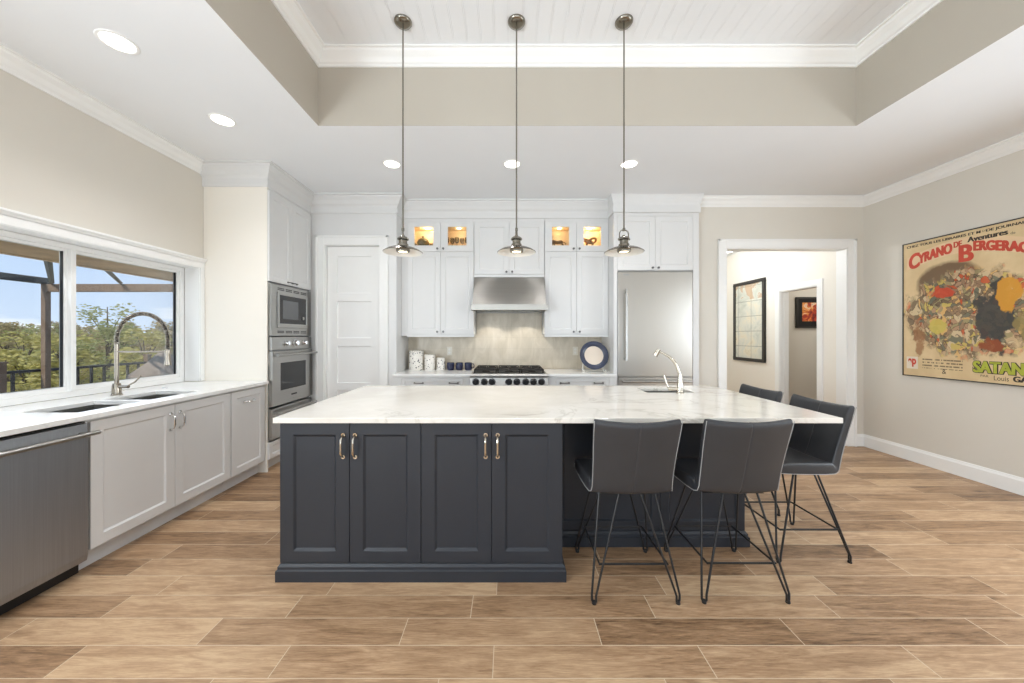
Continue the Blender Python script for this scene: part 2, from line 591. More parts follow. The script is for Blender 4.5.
def floor_material():
    m, t, b = new_mat('wood_look_porcelain')
    g = G(t)
    v, x, y, z = g.coords()
    W, L = 0.15, 0.90
    vv = g.m('DIVIDE', g.m('ADD', y, 10.0 - 1.70 + 0.0), W)       # a joint falls on y = 1.70
    vv = g.m('ADD', vv, -math.floor(10.0 / W) + math.floor(10 / W) * 1.0 - (10.0 / W - math.floor(10.0 / W)))
    row = g.m('FLOOR', vv)
    off, _ = g.white(g.xyz(row, 3.7, 1.1))
    u = g.m('ADD', g.m('DIVIDE', g.m('ADD', x, 20.0), L), off)
    colm = g.m('FLOOR', u)
    fu, fv = g.m('FRACT', u), g.m('FRACT', vv)
    du = g.m('MULTIPLY', g.m('MINIMUM', fu, g.m('SUBTRACT', 1.0, fu)), L)
    dv = g.m('MULTIPLY', g.m('MINIMUM', fv, g.m('SUBTRACT', 1.0, fv)), W)
    grout = g.m('LESS_THAN', g.m('MINIMUM', du, dv), 0.0016)
    rnd, rcol = g.white(g.xyz(colm, row, 5.0))
    gx = g.m('ADD', g.m('MULTIPLY', x, 1.6), g.m('MULTIPLY', rnd, 37.0))
    gy = g.m('ADD', g.m('MULTIPLY', y, 13.0), g.m('MULTIPLY', rnd, 19.0))
    grain = g.noise(g.xyz(gx, gy, rnd), 1.7, 8.0, 0.66, 1.1)
    fine = g.noise(g.xyz(g.m('MULTIPLY', gx, 3.0), g.m('MULTIPLY', gy, 4.5), rnd), 3.0, 6.0, 0.7, 0.4)
    blot = g.noise(g.xyz(gx, g.m('MULTIPLY', gy, 0.35), rnd), 1.1, 3.0)
    vk = t.nodes.new('ShaderNodeTexVoronoi')
    vk.inputs['Scale'].default_value = 1.0
    t.links.new(g.xyz(g.m('MULTIPLY', gx, 1.1), g.m('MULTIPLY', gy, 0.42), rnd), vk.inputs['Vector'])
    kr, _ = g.white(vk.outputs['Position'])
    knot = g.m('MULTIPLY', g.m('MAXIMUM', 0.0, g.m('SUBTRACT', 1.0, g.m('DIVIDE', vk.outputs['Distance'], 0.16))), g.m('GREATER_THAN', kr, 0.62))
    val = g.m('ADD', g.m('MULTIPLY', grain, 0.52), g.m('ADD', g.m('MULTIPLY', fine, 0.42), g.m('MULTIPLY', blot, 0.22)))
    val = g.m('ADD', val, g.m('MULTIPLY', g.m('SUBTRACT', rnd, 0.5), 0.19))
    val = g.m('SUBTRACT', val, g.m('MULTIPLY', knot, 0.22))
    colr = g.ramp(val, [(0.36, (84, 62, 44)), (0.48, (137, 107, 79)), (0.60, (166, 134, 103)), (0.74, (196, 166, 132))])
    colr = g.mix(grout, colr, rgb(202, 184, 158))
    t.links.new(colr, b.inputs['Base Color'])
    rg = g.m('ADD', 0.34, g.m('MULTIPLY', fine, 0.16))
    t.links.new(rg, b.inputs['Roughness'])
    b.inputs['Specular IOR Level'].default_value = 0.4
    bp = t.nodes.new('ShaderNodeBump')
    bp.inputs['Strength'].default_value = 0.25
    bp.inputs['Distance'].default_value = 0.002
    hgt = g.m('SUBTRACT', g.m('MULTIPLY', fine, 0.5), grout)
    t.links.new(hgt, bp.inputs['Height'])
    t.links.new(bp.outputs[0], b.inputs['Normal'])
    return m
M['floor'] = floor_material()

def quartz(name, base, vein, amount):
    m, t, b = new_mat(name)
    g = G(t)
    v, x, y, z = g.coords()
    n1 = g.noise(g.xyz(g.m('MULTIPLY', x, 0.8), g.m('MULTIPLY', y, 1.5), z), 1.5, 6.0, 0.6, 1.6)
    d = g.m('ABSOLUTE', g.m('SUBTRACT', n1, 0.5))
    line = g.m('SUBTRACT', 1.0, g.m('MINIMUM', 1.0, g.m('MULTIPLY', d, 38.0)))
    n2 = g.noise(g.xyz(x, y, 4.0), 0.9, 3.0)
    gate = g.m('MULTIPLY', line, g.m('MAXIMUM', 0.0, g.m('MINIMUM', 1.0, g.m('MULTIPLY', g.m('SUBTRACT', n2, 0.46), 6.0))))
    cloud = g.noise(g.xyz(x, y, 9.0), 2.4, 4.0, 0.6, 0.6)
    c0 = g.ramp(cloud, [(0.35, base[0]), (0.65, base[1])])
    c1 = g.mix(g.m('MULTIPLY', gate, amount), c0, rgb(*vein))
    t.links.new(c1, b.inputs['Base Color'])
    b.inputs['Roughness'].default_value = 0.14
    b.inputs['Specular IOR Level'].default_value = 0.5
    return m
M['quartz'] = quartz('veined_quartz', [(215, 210, 201), (225, 221, 213)], (168, 160, 146), 0.75)
M['quartzw'] = quartz('white_quartz', [(236, 236, 233), (241, 241, 239)], (205, 205, 203), 0.4)

def tile_material():
    m, t, b = new_mat('backsplash_tile')
    g = G(t)
    v, x, y, z = g.coords()
    n = g.noise(g.xyz(g.m('MULTIPLY', x, 5.0), 0.0, g.m('MULTIPLY', z, 2.0)), 1.6, 5.0, 0.6, 0.8)
    br = t.nodes.new('ShaderNodeTexBrick')
    br.inputs['Scale'].default_value = 1.0
    br.inputs['Brick Width'].default_value = 0.30
    br.inputs['Row Height'].default_value = 0.15
    br.inputs['Mortar Size'].default_value = 0.0015
    br.inputs['Color1'].default_value = (0.94, 0.94, 0.94, 1)
    br.inputs['Color2'].default_value = (1, 1, 1, 1)
    br.inputs['Mortar'].default_value = (0.86, 0.86, 0.85, 1)
    t.links.new(g.xyz(g.m('ADD', x, 10.0), z, 0.0), br.inputs['Vector'])
    c = g.ramp(n, [(0.32, (196, 185, 165)), (0.5, (209, 198, 179)), (0.68, (220, 210, 193))])
    c = g.mix(1.0, c, br.outputs['Color'], 'MULTIPLY')
    t.links.new(c, b.inputs['Base Color'])
    b.inputs['Roughness'].default_value = 0.3
    return m
M['tile'] = tile_material()

def bead_material():
    m, t, b = new_mat('beadboard_paint')
    g = G(t)
    v, x, y, z = g.coords()
    f = g.m('FRACT', g.m('DIVIDE', g.m('ADD', x, 20.0), 0.105))
    def groove(c, w):
        d = g.m('ABSOLUTE', g.m('SUBTRACT', f, c))
        return g.m('MAXIMUM', 0.0, g.m('SUBTRACT', 1.0, g.m('DIVIDE', d, w)))
    h = g.m('MAXIMUM', groove(0.46, 0.028), groove(0.56, 0.028))
    bp = t.nodes.new('ShaderNodeBump')
    bp.invert = True
    bp.inputs['Strength'].default_value = 0.6
    bp.inputs['Distance'].default_value = 0.003
    t.links.new(h, bp.inputs['Height'])
    t.links.new(bp.outputs[0], b.inputs['Normal'])
    c = g.ramp(g.noise(v, 2.0, 2.0), [(0.3, (232, 234, 236)), (0.7, (236, 238, 240))])
    t.links.new(c, b.inputs['Base Color'])
    b.inputs['Roughness'].default_value = 0.5
    return m
M['bead'] = bead_material()

def speckle_material():
    m, t, b = new_mat('speckled_ceramic')
    g = G(t)
    v, x, y, z = g.coords()
    vo = t.nodes.new('ShaderNodeTexVoronoi')
    vo.inputs['Scale'].default_value = 44.0
    t.links.new(v, vo.inputs['Vector'])
    r, _ = g.white(vo.outputs['Position'])
    dot = g.m('LESS_THAN', vo.outputs['Distance'], g.m('MULTIPLY', r, 0.42))
    c = g.mix(dot, rgb(234, 230, 222), rgb(74, 70, 74))
    t.links.new(c, b.inputs['Base Color'])
    b.inputs['Roughness'].default_value = 0.3
    return m
M['speck'] = speckle_material()

def leaf_material(name, c1, c2, c3):
    m, t, b = new_mat(name)
    g = G(t)
    v, x, y, z = g.coords()
    n = g.noise(v, 1.4, 4.0, 0.7)
    c = g.ramp(n, [(0.3, c1), (0.5, c2), (0.7, c3)])
    t.links.new(c, b.inputs['Base Color'])
    b.inputs['Roughness'].default_value = 0.6
    b.inputs['Specular IOR Level'].default_value = 0.2
    tl = t.nodes.new('ShaderNodeBsdfTranslucent')
    t.links.new(c, tl.inputs[0])
    mx = t.nodes.new('ShaderNodeMixShader')
    mx.inputs[0].default_value = 0.4
    out = [q for q in t.nodes if q.type == 'OUTPUT_MATERIAL'][0]
    t.links.new(b.outputs[0], mx.inputs[1])
    t.links.new(tl.outputs[0], mx.inputs[2])
    t.links.new(mx.outputs[0], out.inputs[0])
    return m
M['leafa'] = leaf_material('olive_leaves', (156, 148, 84), (182, 172, 104), (206, 194, 130))
M['leafb'] = leaf_material('green_leaves', (136, 140, 88), (162, 164, 108), (188, 186, 134))
M['leafc'] = leaf_material('tan_leaves', (150, 134, 98), (172, 156, 116), (192, 178, 138))

def poster_material(Y0, W, Z0, H):
    """a generic abstract print: tan ground, a dark arch, swirling coloured dabs and one dark patch"""
    m, t, b = new_mat('poster_print')
    g = G(t)
    v, x, y, z = g.coords()                     # object origin = the poster's lower left corner; y runs towards the camera (negative)
    u = g.m('DIVIDE', g.m('MULTIPLY', y, -1.0), W)
    w = g.m('DIVIDE', z, H)
    vec = g.xyz(u, w, 0.0)
    base = g.ramp(g.noise(vec, 5.0, 5.0), [(0.3, (206, 180, 138)), (0.7, (226, 203, 162))])
    def ell(cu, cw, ru, rw, soft=0.25, wob=2.4):
        du = g.m('DIVIDE', g.m('SUBTRACT', u, cu), ru)
        dw = g.m('DIVIDE', g.m('SUBTRACT', w, cw), rw)
        d = g.m('ADD', g.m('MULTIPLY', du, du), g.m('MULTIPLY', dw, dw))
        d = g.m('ADD', d, g.m('MULTIPLY', g.m('SUBTRACT', g.noise(vec, 9.0, 4.0), 0.5), wob * 2))
        return g.m('MAXIMUM', 0.0, g.m('MINIMUM', 1.0, g.m('DIVIDE', g.m('SUBTRACT', 1.0, d), soft)))
    c = base
    c = g.mix(ell(0.36, 0.66, 0.26, 0.17, 0.3, 0.2), c, rgb(122, 100, 78))
    vo = t.nodes.new('ShaderNodeTexVoronoi')
    vo.inputs['Scale'].default_value = 31.0
    vd = t.nodes.new('ShaderNodeVectorMath')
    vd.operation = 'ADD'
    nn = t.nodes.new('ShaderNodeTexNoise')
    nn.inputs['Scale'].default_value = 6.0
    nn.inputs['Detail'].default_value = 4.0
    t.links.new(vec, nn.inputs['Vector'])
    sc = t.nodes.new('ShaderNodeVectorMath')
    sc.operation = 'SCALE'
    sc.inputs['Scale'].default_value = 0.22
    t.links.new(nn.outputs['Color'], sc.inputs[0])
    t.links.new(vec, vd.inputs[0])
    t.links.new(sc.outputs[0], vd.inputs[1])
    t.links.new(vd.outputs[0], vo.inputs['Vector'])
    r, _ = g.white(vo.outputs['Position'])
    dabs = g.ramp(r, [(0.0, (120, 104, 84)), (0.14, (196, 168, 132)), (0.30, (150, 122, 96)), (0.42, (206, 186, 150)), (0.52, (196, 92, 58)),
                      (0.60, (158, 146, 108)), (0.70, (200, 178, 100)), (0.77, (110, 112, 96)), (0.86, (214, 172, 110)), (0.93, (176, 140, 112))], 'CONSTANT')
    c = g.mix(g.m('MULTIPLY', ell(0.50, 0.45, 0.52, 0.31, 0.3, 0.7), 0.92), c, dabs)
    ve = t.nodes.new('ShaderNodeTexVoronoi')
    ve.feature = 'DISTANCE_TO_EDGE'
    ve.inputs['Scale'].default_value = 31.0
    t.links.new(vd.outputs[0], ve.inputs['Vector'])
    ink = g.m('MULTIPLY', g.m('LESS_THAN', ve.outputs['Distance'], 0.055), g.m('GREATER_THAN', g.noise(vec, 14.0, 3.0), 0.47))
    c = g.mix(g.m('MULTIPLY', g.m('MULTIPLY', ink, ell(0.50, 0.45, 0.52, 0.31, 0.3, 0.7)), 0.7), c, rgb(84, 70, 56))
    c = g.mix(g.m('MULTIPLY', ell(0.30, 0.60, 0.12, 0.035, 0.4), 0.9), c, rgb(196, 76, 52))
    c = g.mix(g.m('MULTIPLY', ell(0.28, 0.36, 0.07, 0.05, 0.4), 0.9), c, rgb(202, 184, 96))
    c = g.mix(g.m('MULTIPLY', ell(0.66, 0.42, 0.12, 0.24, 0.3), 0.95), c, rgb(72, 72, 70))
    c = g.mix(g.m('MULTIPLY', ell(0.74, 0.55, 0.07, 0.10, 0.3), 0.95), c, rgb(210, 152, 62))
    c = g.mix(g.m('MULTIPLY', ell(0.64, 0.24, 0.08, 0.05, 0.3), 0.9), c, rgb(150, 84, 56))
    c = g.mix(g.m('MULTIPLY', ell(0.86, 0.36, 0.08, 0.12, 0.4), 0.8), c, rgb(150, 132, 84))
    c = g.mix(g.m('MULTIPLY', ell(0.14, 0.30, 0.05, 0.13, 0.4), 0.8), c, rgb(150, 106, 74))
    # worn printing lines in the lower left, too fine to read
    rows = g.m('GREATER_THAN', g.m('FRACT', g.m('MULTIPLY', w, 46.0)), 0.55)
    words = g.m('GREATER_THAN', g.noise(g.xyz(g.m('MULTIPLY', u, 60.0), g.m('MULTIPLY', g.m('FLOOR', g.m('MULTIPLY', w, 46.0)), 7.3), 0.0), 1.0, 2.0), 0.46)
    box_ = g.m('MULTIPLY', g.m('MULTIPLY', g.m('GREATER_THAN', u, 0.16), g.m('LESS_THAN', u, 0.46)),
               g.m('MULTIPLY', g.m('GREATER_THAN', w, 0.06), g.m('LESS_THAN', w, 0.14)))
    c = g.mix(g.m('MULTIPLY', g.m('MULTIPLY', rows, words), g.m('MULTIPLY', box_, 0.75)), c, rgb(84, 72, 56))
    t.links.new(c, b.inputs['Base Color'])
    b.inputs['Roughness'].default_value = 0.75
    b.inputs['Specular IOR Level'].default_value = 0.2
    return m

def map_material():
    m, t, b = new_mat('folded_map_print')
    g = G(t)
    v, x, y, z = g.coords()
    n = g.noise(v, 4.0, 6.0, 0.65, 0.8)
    c = g.ramp(n, [(0.30, (186, 190, 178)), (0.48, (214, 214, 202)), (0.62, (228, 220, 198)), (0.75, (196, 184, 158))])
    fz = g.m('FRACT', g.m('DIVIDE', z, 0.26))
    fy = g.m('FRACT', g.m('DIVIDE', y, 0.325))
    l = g.m('MAXIMUM', g.m('LESS_THAN', fz, 0.035), g.m('LESS_THAN', fy, 0.03))
    c = g.mix(g.m('MULTIPLY', l, 0.7), c, rgb(120, 118, 106))
    top = g.m('MULTIPLY', g.m('GREATER_THAN', z, 1.08), g.m('GREATER_THAN', n, 0.47))
    c = g.mix(g.m('MULTIPLY', top, 0.7), c, rgb(188, 150, 112))
    t.links.new(c, b.inputs['Base Color'])
    b.inputs['Roughness'].default_value = 0.4
    return m
M['map'] = map_material()

def abstract_material():
    m, t, b = new_mat('abstract_print')
    g = G(t)
    v, x, y, z = g.coords()
    n = g.noise(v, 7.0, 4.0, 0.6, 1.2)
    c = g.ramp(n, [(0.32, (88, 24, 30)), (0.44, (176, 52, 40)), (0.54, (232, 150, 60)), (0.62, (238, 216, 190)), (0.72, (150, 50, 60))])
    t.links.new(c, b.inputs['Base Color'])
    b.inputs['Roughness'].default_value = 0.4
    return m
M['abstract'] = abstract_material()

# ------------------------------------------------------------------ the room
CZ, TZ = 3.08, 3.66            # ceiling, tray ceiling
XL, XR = -3.06, 4.43           # side walls
YB, YD, YN = 4.80, 4.36, -3.2  # wall behind the range, doorway wall, wall behind the camera

bm = B(); box(bm, -3.32, 7.0, YN - 0.1, 7.3, -0.12, 0.0)
struct('floor', bm, M['floor'])

# lower ceiling with the tray opening
tx0, tx1, ty0, ty1 = -1.545, 2.835, -1.6, 2.85
bm = B(); slab(bm, [-3.32, tx0, tx1, 4.56], [YN - 0.1, ty0, ty1, 4.93], CZ, CZ + 0.10, {(1, 1)})
struct('ceiling', bm, M['ceil'])
bm = B()
box(bm, tx0 - 0.1, tx0, ty0 - 0.1, ty1 + 0.1, CZ + 0.101, TZ + 0.1)
box(bm, tx1, tx1 + 0.1, ty0 - 0.1, ty1 + 0.1, CZ + 0.101, TZ + 0.1)
box(bm, tx0, tx1, ty1, ty1 + 0.1, CZ + 0.101, TZ + 0.1)
box(bm, tx0, tx1, ty0 - 0.1, ty0, CZ + 0.101, TZ + 0.1)
# painted reveals of the tray, down to the ceiling's lower edge
e = 0.004
box(bm, tx0 - 0.002, tx0 + e, ty0, ty1, CZ + 0.001, CZ + 0.11)
box(bm, tx1 - e, tx1 + 0.002, ty0, ty1, CZ + 0.001, CZ + 0.11)
box(bm, tx0, tx1, ty1 - e, ty1 + 0.002, CZ + 0.001, CZ + 0.11)
box(bm, tx0, tx1, ty0 - 0.002, ty0 + e, CZ + 0.001, CZ + 0.11)
struct('wall_tray', bm, M['soffit'])
bm = B(); box(bm, tx0 - 0.05, tx1 + 0.05, ty0 - 0.05, ty1 + 0.05, TZ, TZ + 0.06)
struct('ceiling_tray', bm, M['bead'])
tp = [(0, TZ), (0, TZ - 0.105), (0.012, TZ - 0.105), (0.016, TZ - 0.09), (0.03, TZ - 0.082), (0.05, TZ - 0.055), (0.08, TZ - 0.028), (0.088, TZ - 0.014), (0.105, TZ - 0.012), (0.105, TZ)]
bm = B(); sweep(bm, [(tx0, ty0), (tx0, ty1), (tx1, ty1), (tx1, ty0)], tp, closed=True)
struct('trim_1', bm, M['trim'])

# window wall
wy0, wy1, wz0, wz1 = 1.00, 3.47, 0.885, 2.05
bm = B()
box(bm, -3.30, XL, YN, -2.55, 0, CZ)
box(bm, -3.30, XL, -0.45, wy0, 0, CZ)
box(bm, -3.30, XL, -2.55, -0.45, 0, 0.8)
box(bm, -3.30, XL, -2.55, -0.45, 2.2, CZ)
box(bm, -3.30, XL, wy1, 4.93, 0, CZ)
box(bm, -3.30, XL, wy0, wy1, 0, wz0)
box(bm, -3.30, XL, wy0, wy1, wz1, CZ)
struct('wall_left', bm, M['wall'])
bm = B()
box(bm, -3.20, XL + 0.004, wy1 - 0.006, wy1, wz0 + 0.04, wz1)     # white reveals of the window recess
box(bm, -3.20, XL + 0.004, wy0, wy1 - 0.006, wz1 - 0.006, wz1 - 0.0005)
box(bm, -3.20, XL + 0.004, wy0, wy0 + 0.006, wz0 + 0.04, wz1 - 0.006)
struct('trim_2', bm, M['trim'])
# head casing with its moulded cap
bm = B()
box(bm, XL, XL + 0.02, wy0 - 0.09, 3.512, 2.045, 2.10)
prism(bm, [(XL, 2.10), (XL + 0.024, 2.10), (XL + 0.028, 2.112), (XL + 0.045, 2.124), (XL + 0.045, 2.138), (XL, 2.138)], 'y', wy0 - 0.11, 3.512)
box(bm, XL, XL + 0.018, wy1, 3.512, 0.925, 2.045)
box(bm, XL, XL + 0.018, wy0 - 0.09, wy0, 0.925, 2.045)
struct('trim_3', bm, M['trim'], bevel=0.002)

# window: frame, two sashes seen, one more towards the camera
bm = B()
fx0, fx1 = -3.275, -3.205
box(bm, fx0, fx1, wy0 + 0.006, wy1 - 0.006, 0.9205, 0.965)
box(bm, fx0, fx1, wy0 + 0.006, wy1 - 0.006, 2.005, 2.044)
box(bm, fx0, fx1, wy1 - 0.046, wy1 - 0.006, 0.965, 2.005)
box(bm, fx0, fx1, wy0 + 0.006, wy0 + 0.046, 0.965, 2.005)
for yc in (2.577, 1.73): box(bm, fx0, fx1 + 0.008, yc - 0.016, yc + 0.016, 0.965, 2.005)
win = struct('window_1', bm, M['trim'], bevel=0.003)
lights_y = [(1.046, 1.714), (1.746, 2.561), (2.593, 3.424)]
for a, b_ in lights_y:
    bm = B()
    s = 0.018 if a < 2.6 else 0.016
    for (p, q, r_, w_) in ((a, b_, 0.965, 1.0), (a, b_, 1.987, 2.005), (a, a + s, 1.0, 1.987), (b_ - s, b_, 1.0, 1.987)):
        box(bm, -3.262, -3.222, p, q, r_, w_)
    sa = obj('window_sash', bm, M['trim'], win, bevel=0.002)
    bm = B()
    for (p, q, r_, w_) in ((a + s, a + s + 0.003, 1.0, 1.987), (b_ - s - 0.003, b_ - s, 1.0, 1.987)):
        box(bm, -3.252, -3.232, p, q, r_, w_)
    obj('gasket', bm, M['black'], sa)
    bm = B(); box(bm, -3.245, -3.240, a + s, b_ - s, 1.0, 1.987)
    obj('glass_pane', bm, M['glass'], sa)

# unseen second window of that wall, added to let in side light
bm = B()
for (p, q, r_, w_) in ((-2.549, -0.451, 0.801, 0.85), (-2.549, -0.451, 2.15, 2.199), (-2.549, -2.49, 0.85, 2.15), (-0.51, -0.451, 0.85, 2.15), (-1.53, -1.47, 0.85, 2.15)):
    box(bm, -3.27, -3.20, p, q, r_, w_)
win2 = struct('added_window_2', bm, M['trim'], bevel=0.003)
bm = B(); box(bm, -3.24, -3.235, -2.49, -0.51, 0.85, 2.15); obj('glass_pane', bm, M['glass'], win2)

bm = B()  # unseen window in the right wall, added as a source of side light
for (p, q, r_, w_) in ((0.351, 2.349, 0.801, 0.85), (0.351, 2.349, 2.15, 2.199), (0.351, 0.41, 0.85, 2.15), (2.29, 2.349, 0.85, 2.15), (1.32, 1.38, 0.85, 2.15)):
    box(bm, 4.46, 4.53, p, q, r_, w_)
win3 = struct('added_window_3', bm, M['trim'], bevel=0.003)
bm = B(); box(bm, 4.49, 4.495, 0.41, 2.29, 0.85, 2.15); obj('glass_pane', bm, M['glass'], win3)

# right wall, doorway wall
bm = B()
box(bm, XR, XR + 0.12, YN, 0.35, 0, CZ)
box(bm, XR, XR + 0.12, 2.35, YD + 0.12, 0, CZ)
box(bm, XR, XR + 0.12, 0.35, 2.35, 0, 0.8)
box(bm, XR, XR + 0.12, 0.35, 2.35, 2.2, CZ)
struct('wall_right', bm, M['wall'])
dx0, dx1, dz = 2.71, 4.22, 2.466
bm = B()
box(bm, 2.322, dx0, YD, YD + 0.12, 0, CZ)
box(bm, dx1, XR, YD, YD + 0.12, 0, CZ)
box(bm, dx0, dx1, YD, YD + 0.12, dz, CZ)
struct('wall_doorway', bm, M['wall'])

def casing(name, x0, x1, z1, y, w, wt, jamb):
    """white casing round an opening in a wall facing -y at y, jambs jamb deep"""
    bm = B()
    for (a, b_) in ((x0 - w, x0), (x1, x1 + w)):
        box(bm, a, b_, y - 0.018, y, 0, z1 + wt)
        o = a if a < x0 else b_ - 0.022
        box(bm, o, o + 0.022, y - 0.030, y - 0.018, 0, z1 + wt)
    box(bm, x0, x1, y - 0.018, y, z1, z1 + wt)
    box(bm, x0 - w, x1 + w, y - 0.030, y - 0.018, z1 + wt - 0.024, z1 + wt)
    t = 0.012
    box(bm, x0, x0 + t, y - 0.010, y + jamb, 0, z1)
    box(bm, x1 - t, x1, y - 0.010, y + jamb, 0, z1)
    box(bm, x0 + t, x1 - t, y - 0.010, y + jamb, z1 - t, z1)
    return struct(name, bm, M['trim'], bevel=0.002)
casing('trim_4', dx0, dx1, dz, YD, 0.10, 0.105, 0.13)

# pantry wall with its door
px0, px1, pz = -2.248, -1.563, 2.49
YP = 4.285
bm = B()
box(bm, -3.06, px0, YP, YP + 0.12, 0, CZ)
box(bm, px1, -1.366, YP, YP + 0.12, 0, CZ)
box(bm, px0, px1, YP, YP + 0.12, pz, CZ)
box(bm, -1.466, -1.366, YP + 0.12, YB, 0, CZ)
struct('wall_pantry', bm, M['cab'])
casing('trim_5', px0, px1, pz, YP, 0.10, 0.105, 0.12)
bm = B()
shaker(bm, px0 + 0.015, px1 - 0.015, 0.012, pz - 0.015, YP + 0.045, 0.04, 0.118, rec=0.016, slope=0.004,
       panels=[(0.22, 0.70), (0.79, 1.245), (1.345, 1.80), (1.90, 2.36)])
d1 = struct('door_1', bm, M['trim'])
bm = B(); box(bm, px0 - 0.05, px1 + 0.05, YP + 0.30, YP + 0.32, 0, 2.6)
struct('wall_pantry_inner', bm, M['cab'])

# wall behind the range, tiled between counter and cabinets
bm = B(); box(bm, -1.366, 2.50, YB, YB + 0.12, 0, CZ)
struct('wall_back', bm, M['wall'])
bm = B()
box(bm, -1.364, 1.282, YB - 0.010, YB - 0.0005, 0.921, 1.368)
box(bm, -0.43, 0.462, YB - 0.010, YB - 0.0005, 1.368, 1.72)
struct('trim_6', bm, M['tile'])

# rear wall behind the camera, its unseen sliding glass doors added to let daylight in
bm = B()
box(bm, -3.30, -2.2, YN - 0.12, YN, 0, CZ)
box(bm, 3.6, 4.55, YN - 0.12, YN, 0, CZ)
box(bm, -2.2, 3.6, YN - 0.12, YN, 2.45, CZ)
struct('wall_rear', bm, M['wall'])
bm = B()
for k in range(4):
    a = -2.2 + 1.45 * k
    for (p, q, r_, w_) in ((a, a + 0.06, 0.0, 2.45), (a + 1.39, a + 1.45, 0.0, 2.45), (a + 0.06, a + 1.39, 0.0, 0.1), (a + 0.06, a + 1.39, 2.37, 2.45)):
        box(bm, p, q, YN - 0.09, YN - 0.04, r_, w_)
d3 = struct('added_door_3', bm, M['trim'])
for k in range(4):
    a = -2.2 + 1.45 * k
    bm = B(); box(bm, a + 0.06, a + 1.39, YN - 0.07, YN - 0.064, 0.1, 2.37)
    obj('glass_pane', bm, M['glass'], d3)

# hall beyond the doorway, and the small room off it
hx = 4.22
sy0, sy1, sz = 4.765, 5.43, 2.06
bm = B()
box(bm, hx, hx + 0.12, YD + 0.121, sy0, 0, 2.9)
box(bm, hx, hx + 0.12, sy1, 7.2, 0, 2.9)
box(bm, hx, hx + 0.12, sy0, sy1, sz, 2.9)
struct('wall_hall_right', bm, M['cream'])
bm = B(); box(bm, 2.38, 4.36, 7.2, 7.3, 0, 2.9)
struct('wall_hall_end', bm, M['cream'])
bm = B(); box(bm, 2.30, 2.42, YB + 0.121, 7.2, 0, 2.9)
struct('wall_hall_left', bm, M['cream'])
bm = B(); box(bm, 2.30, 7.0, YD + 0.121, 7.3, 2.9, 2.95)
struct('ceiling_hall', bm, M['ceil'])
bm = B(); box(bm, hx + 0.121, 7.0, 5.95, 6.07, 0, 2.9)
struct('wall_side_room', bm, M['wall'])
bm = B(); box(bm, 6.5, 6.6, YD + 0.121, 5.95, 0, 2.9)
struct('wall_side_room_right', bm, M['wall'])
bm = B(); box(bm, 4.56, 6.6, YD + 0.121, YD + 0.2, 0, 2.9)
struct('wall_side_room_near', bm, M['wall'])
# casing on the hall's side door (wall facing -x)
bm = B()
cw = 0.082
for (a, b_) in ((sy0 - cw, sy0), (sy1, sy1 + cw)): box(bm, hx - 0.018, hx, a, b_, 0, sz + cw)
box(bm, hx - 0.018, hx, sy0, sy1, sz, sz + cw)
t = 0.012
box(bm, hx - 0.006, hx + 0.126, sy0, sy0 + t, 0, sz)
box(bm, hx - 0.006, hx + 0.126, sy1 - t, sy1, 0, sz)
box(bm, hx - 0.006, hx + 0.126, sy0 + t, sy1 - t, sz - t, sz)
box(bm, hx + 0.05, hx + 0.075, sy1 - 0.022, sy1 - t, 0, sz - t)
box(bm, hx + 0.04, hx + 0.05, sy1 - 0.0135, sy1 - t, 0.98, 1.08)
struct('trim_7', bm, M['trim'], bevel=0.002)

# baseboards
bp_ = [(0, 0), (0.016, 0), (0.016, 0.12), (0.010, 0.135), (0.007, 0.15), (0, 0.15)]
bm = B(); sweep(bm, [(dx1 + 0.101, YD), (XR, YD), (XR, YN)], bp_)
struct('baseboard_right', bm, M['trim'])
bm = B(); sweep(bm, [(2.322, YD), (dx0 - 0.101, YD)], bp_)
struct('baseboard_back', bm, M['trim'])
bm = B(); sweep(bm, [(hx, 7.2), (hx, sy1 + cw + 0.001)], [(d, z * 0.85) for d, z in bp_])
struct('baseboard_hall', bm, M['trim'])

# crown mouldings
def crown(drop, proj, z=CZ):
    return [(0, z), (0, z - drop), (0.10 * proj, z - drop), (0.16 * proj, z - 0.86 * drop), (0.34 * proj, z - 0.72 * drop), (0.52 * proj, z - 0.46 * drop),
            (0.78 * proj, z - 0.24 * drop), (0.82 * proj, z - 0.12 * drop), (proj, z - 0.10 * drop), (proj, z)]
bm = B(); sweep(bm, [(XL, YN), (XL, 3.513)], crown(0.10, 0.10))
struct('trim_8', bm, M['trim'])
bm = B(); sweep(bm, [(2.324, YD), (XR, YD), (XR, YN)], crown(0.105, 0.10))
struct('trim_9', bm, M['trim'])
TX, TY0, TY1 = -2.42, 3.515, 4.275
FY = 4.25
cab_path = [(XL, TY0), (TX, TY0), (TX, YP), (-1.366, YP), (-1.366, 4.47), (1.284, 4.47)]
fr_path = [(1.284, 4.47), (1.284, FY), (2.32, FY), (2.32, YD)]
bm = B()
sweep(bm, cab_path, crown(0.145, 0.11))
sweep(bm, fr_path, crown(0.13, 0.045))
for pth in (cab_path, fr_path): sweep(bm, pth, [(0.0, 2.95), (0.0, 2.868), (0.010, 2.868), (0.014, 2.874), (0.014, 2.95)])
struct('trim_10', bm, M['cab'])

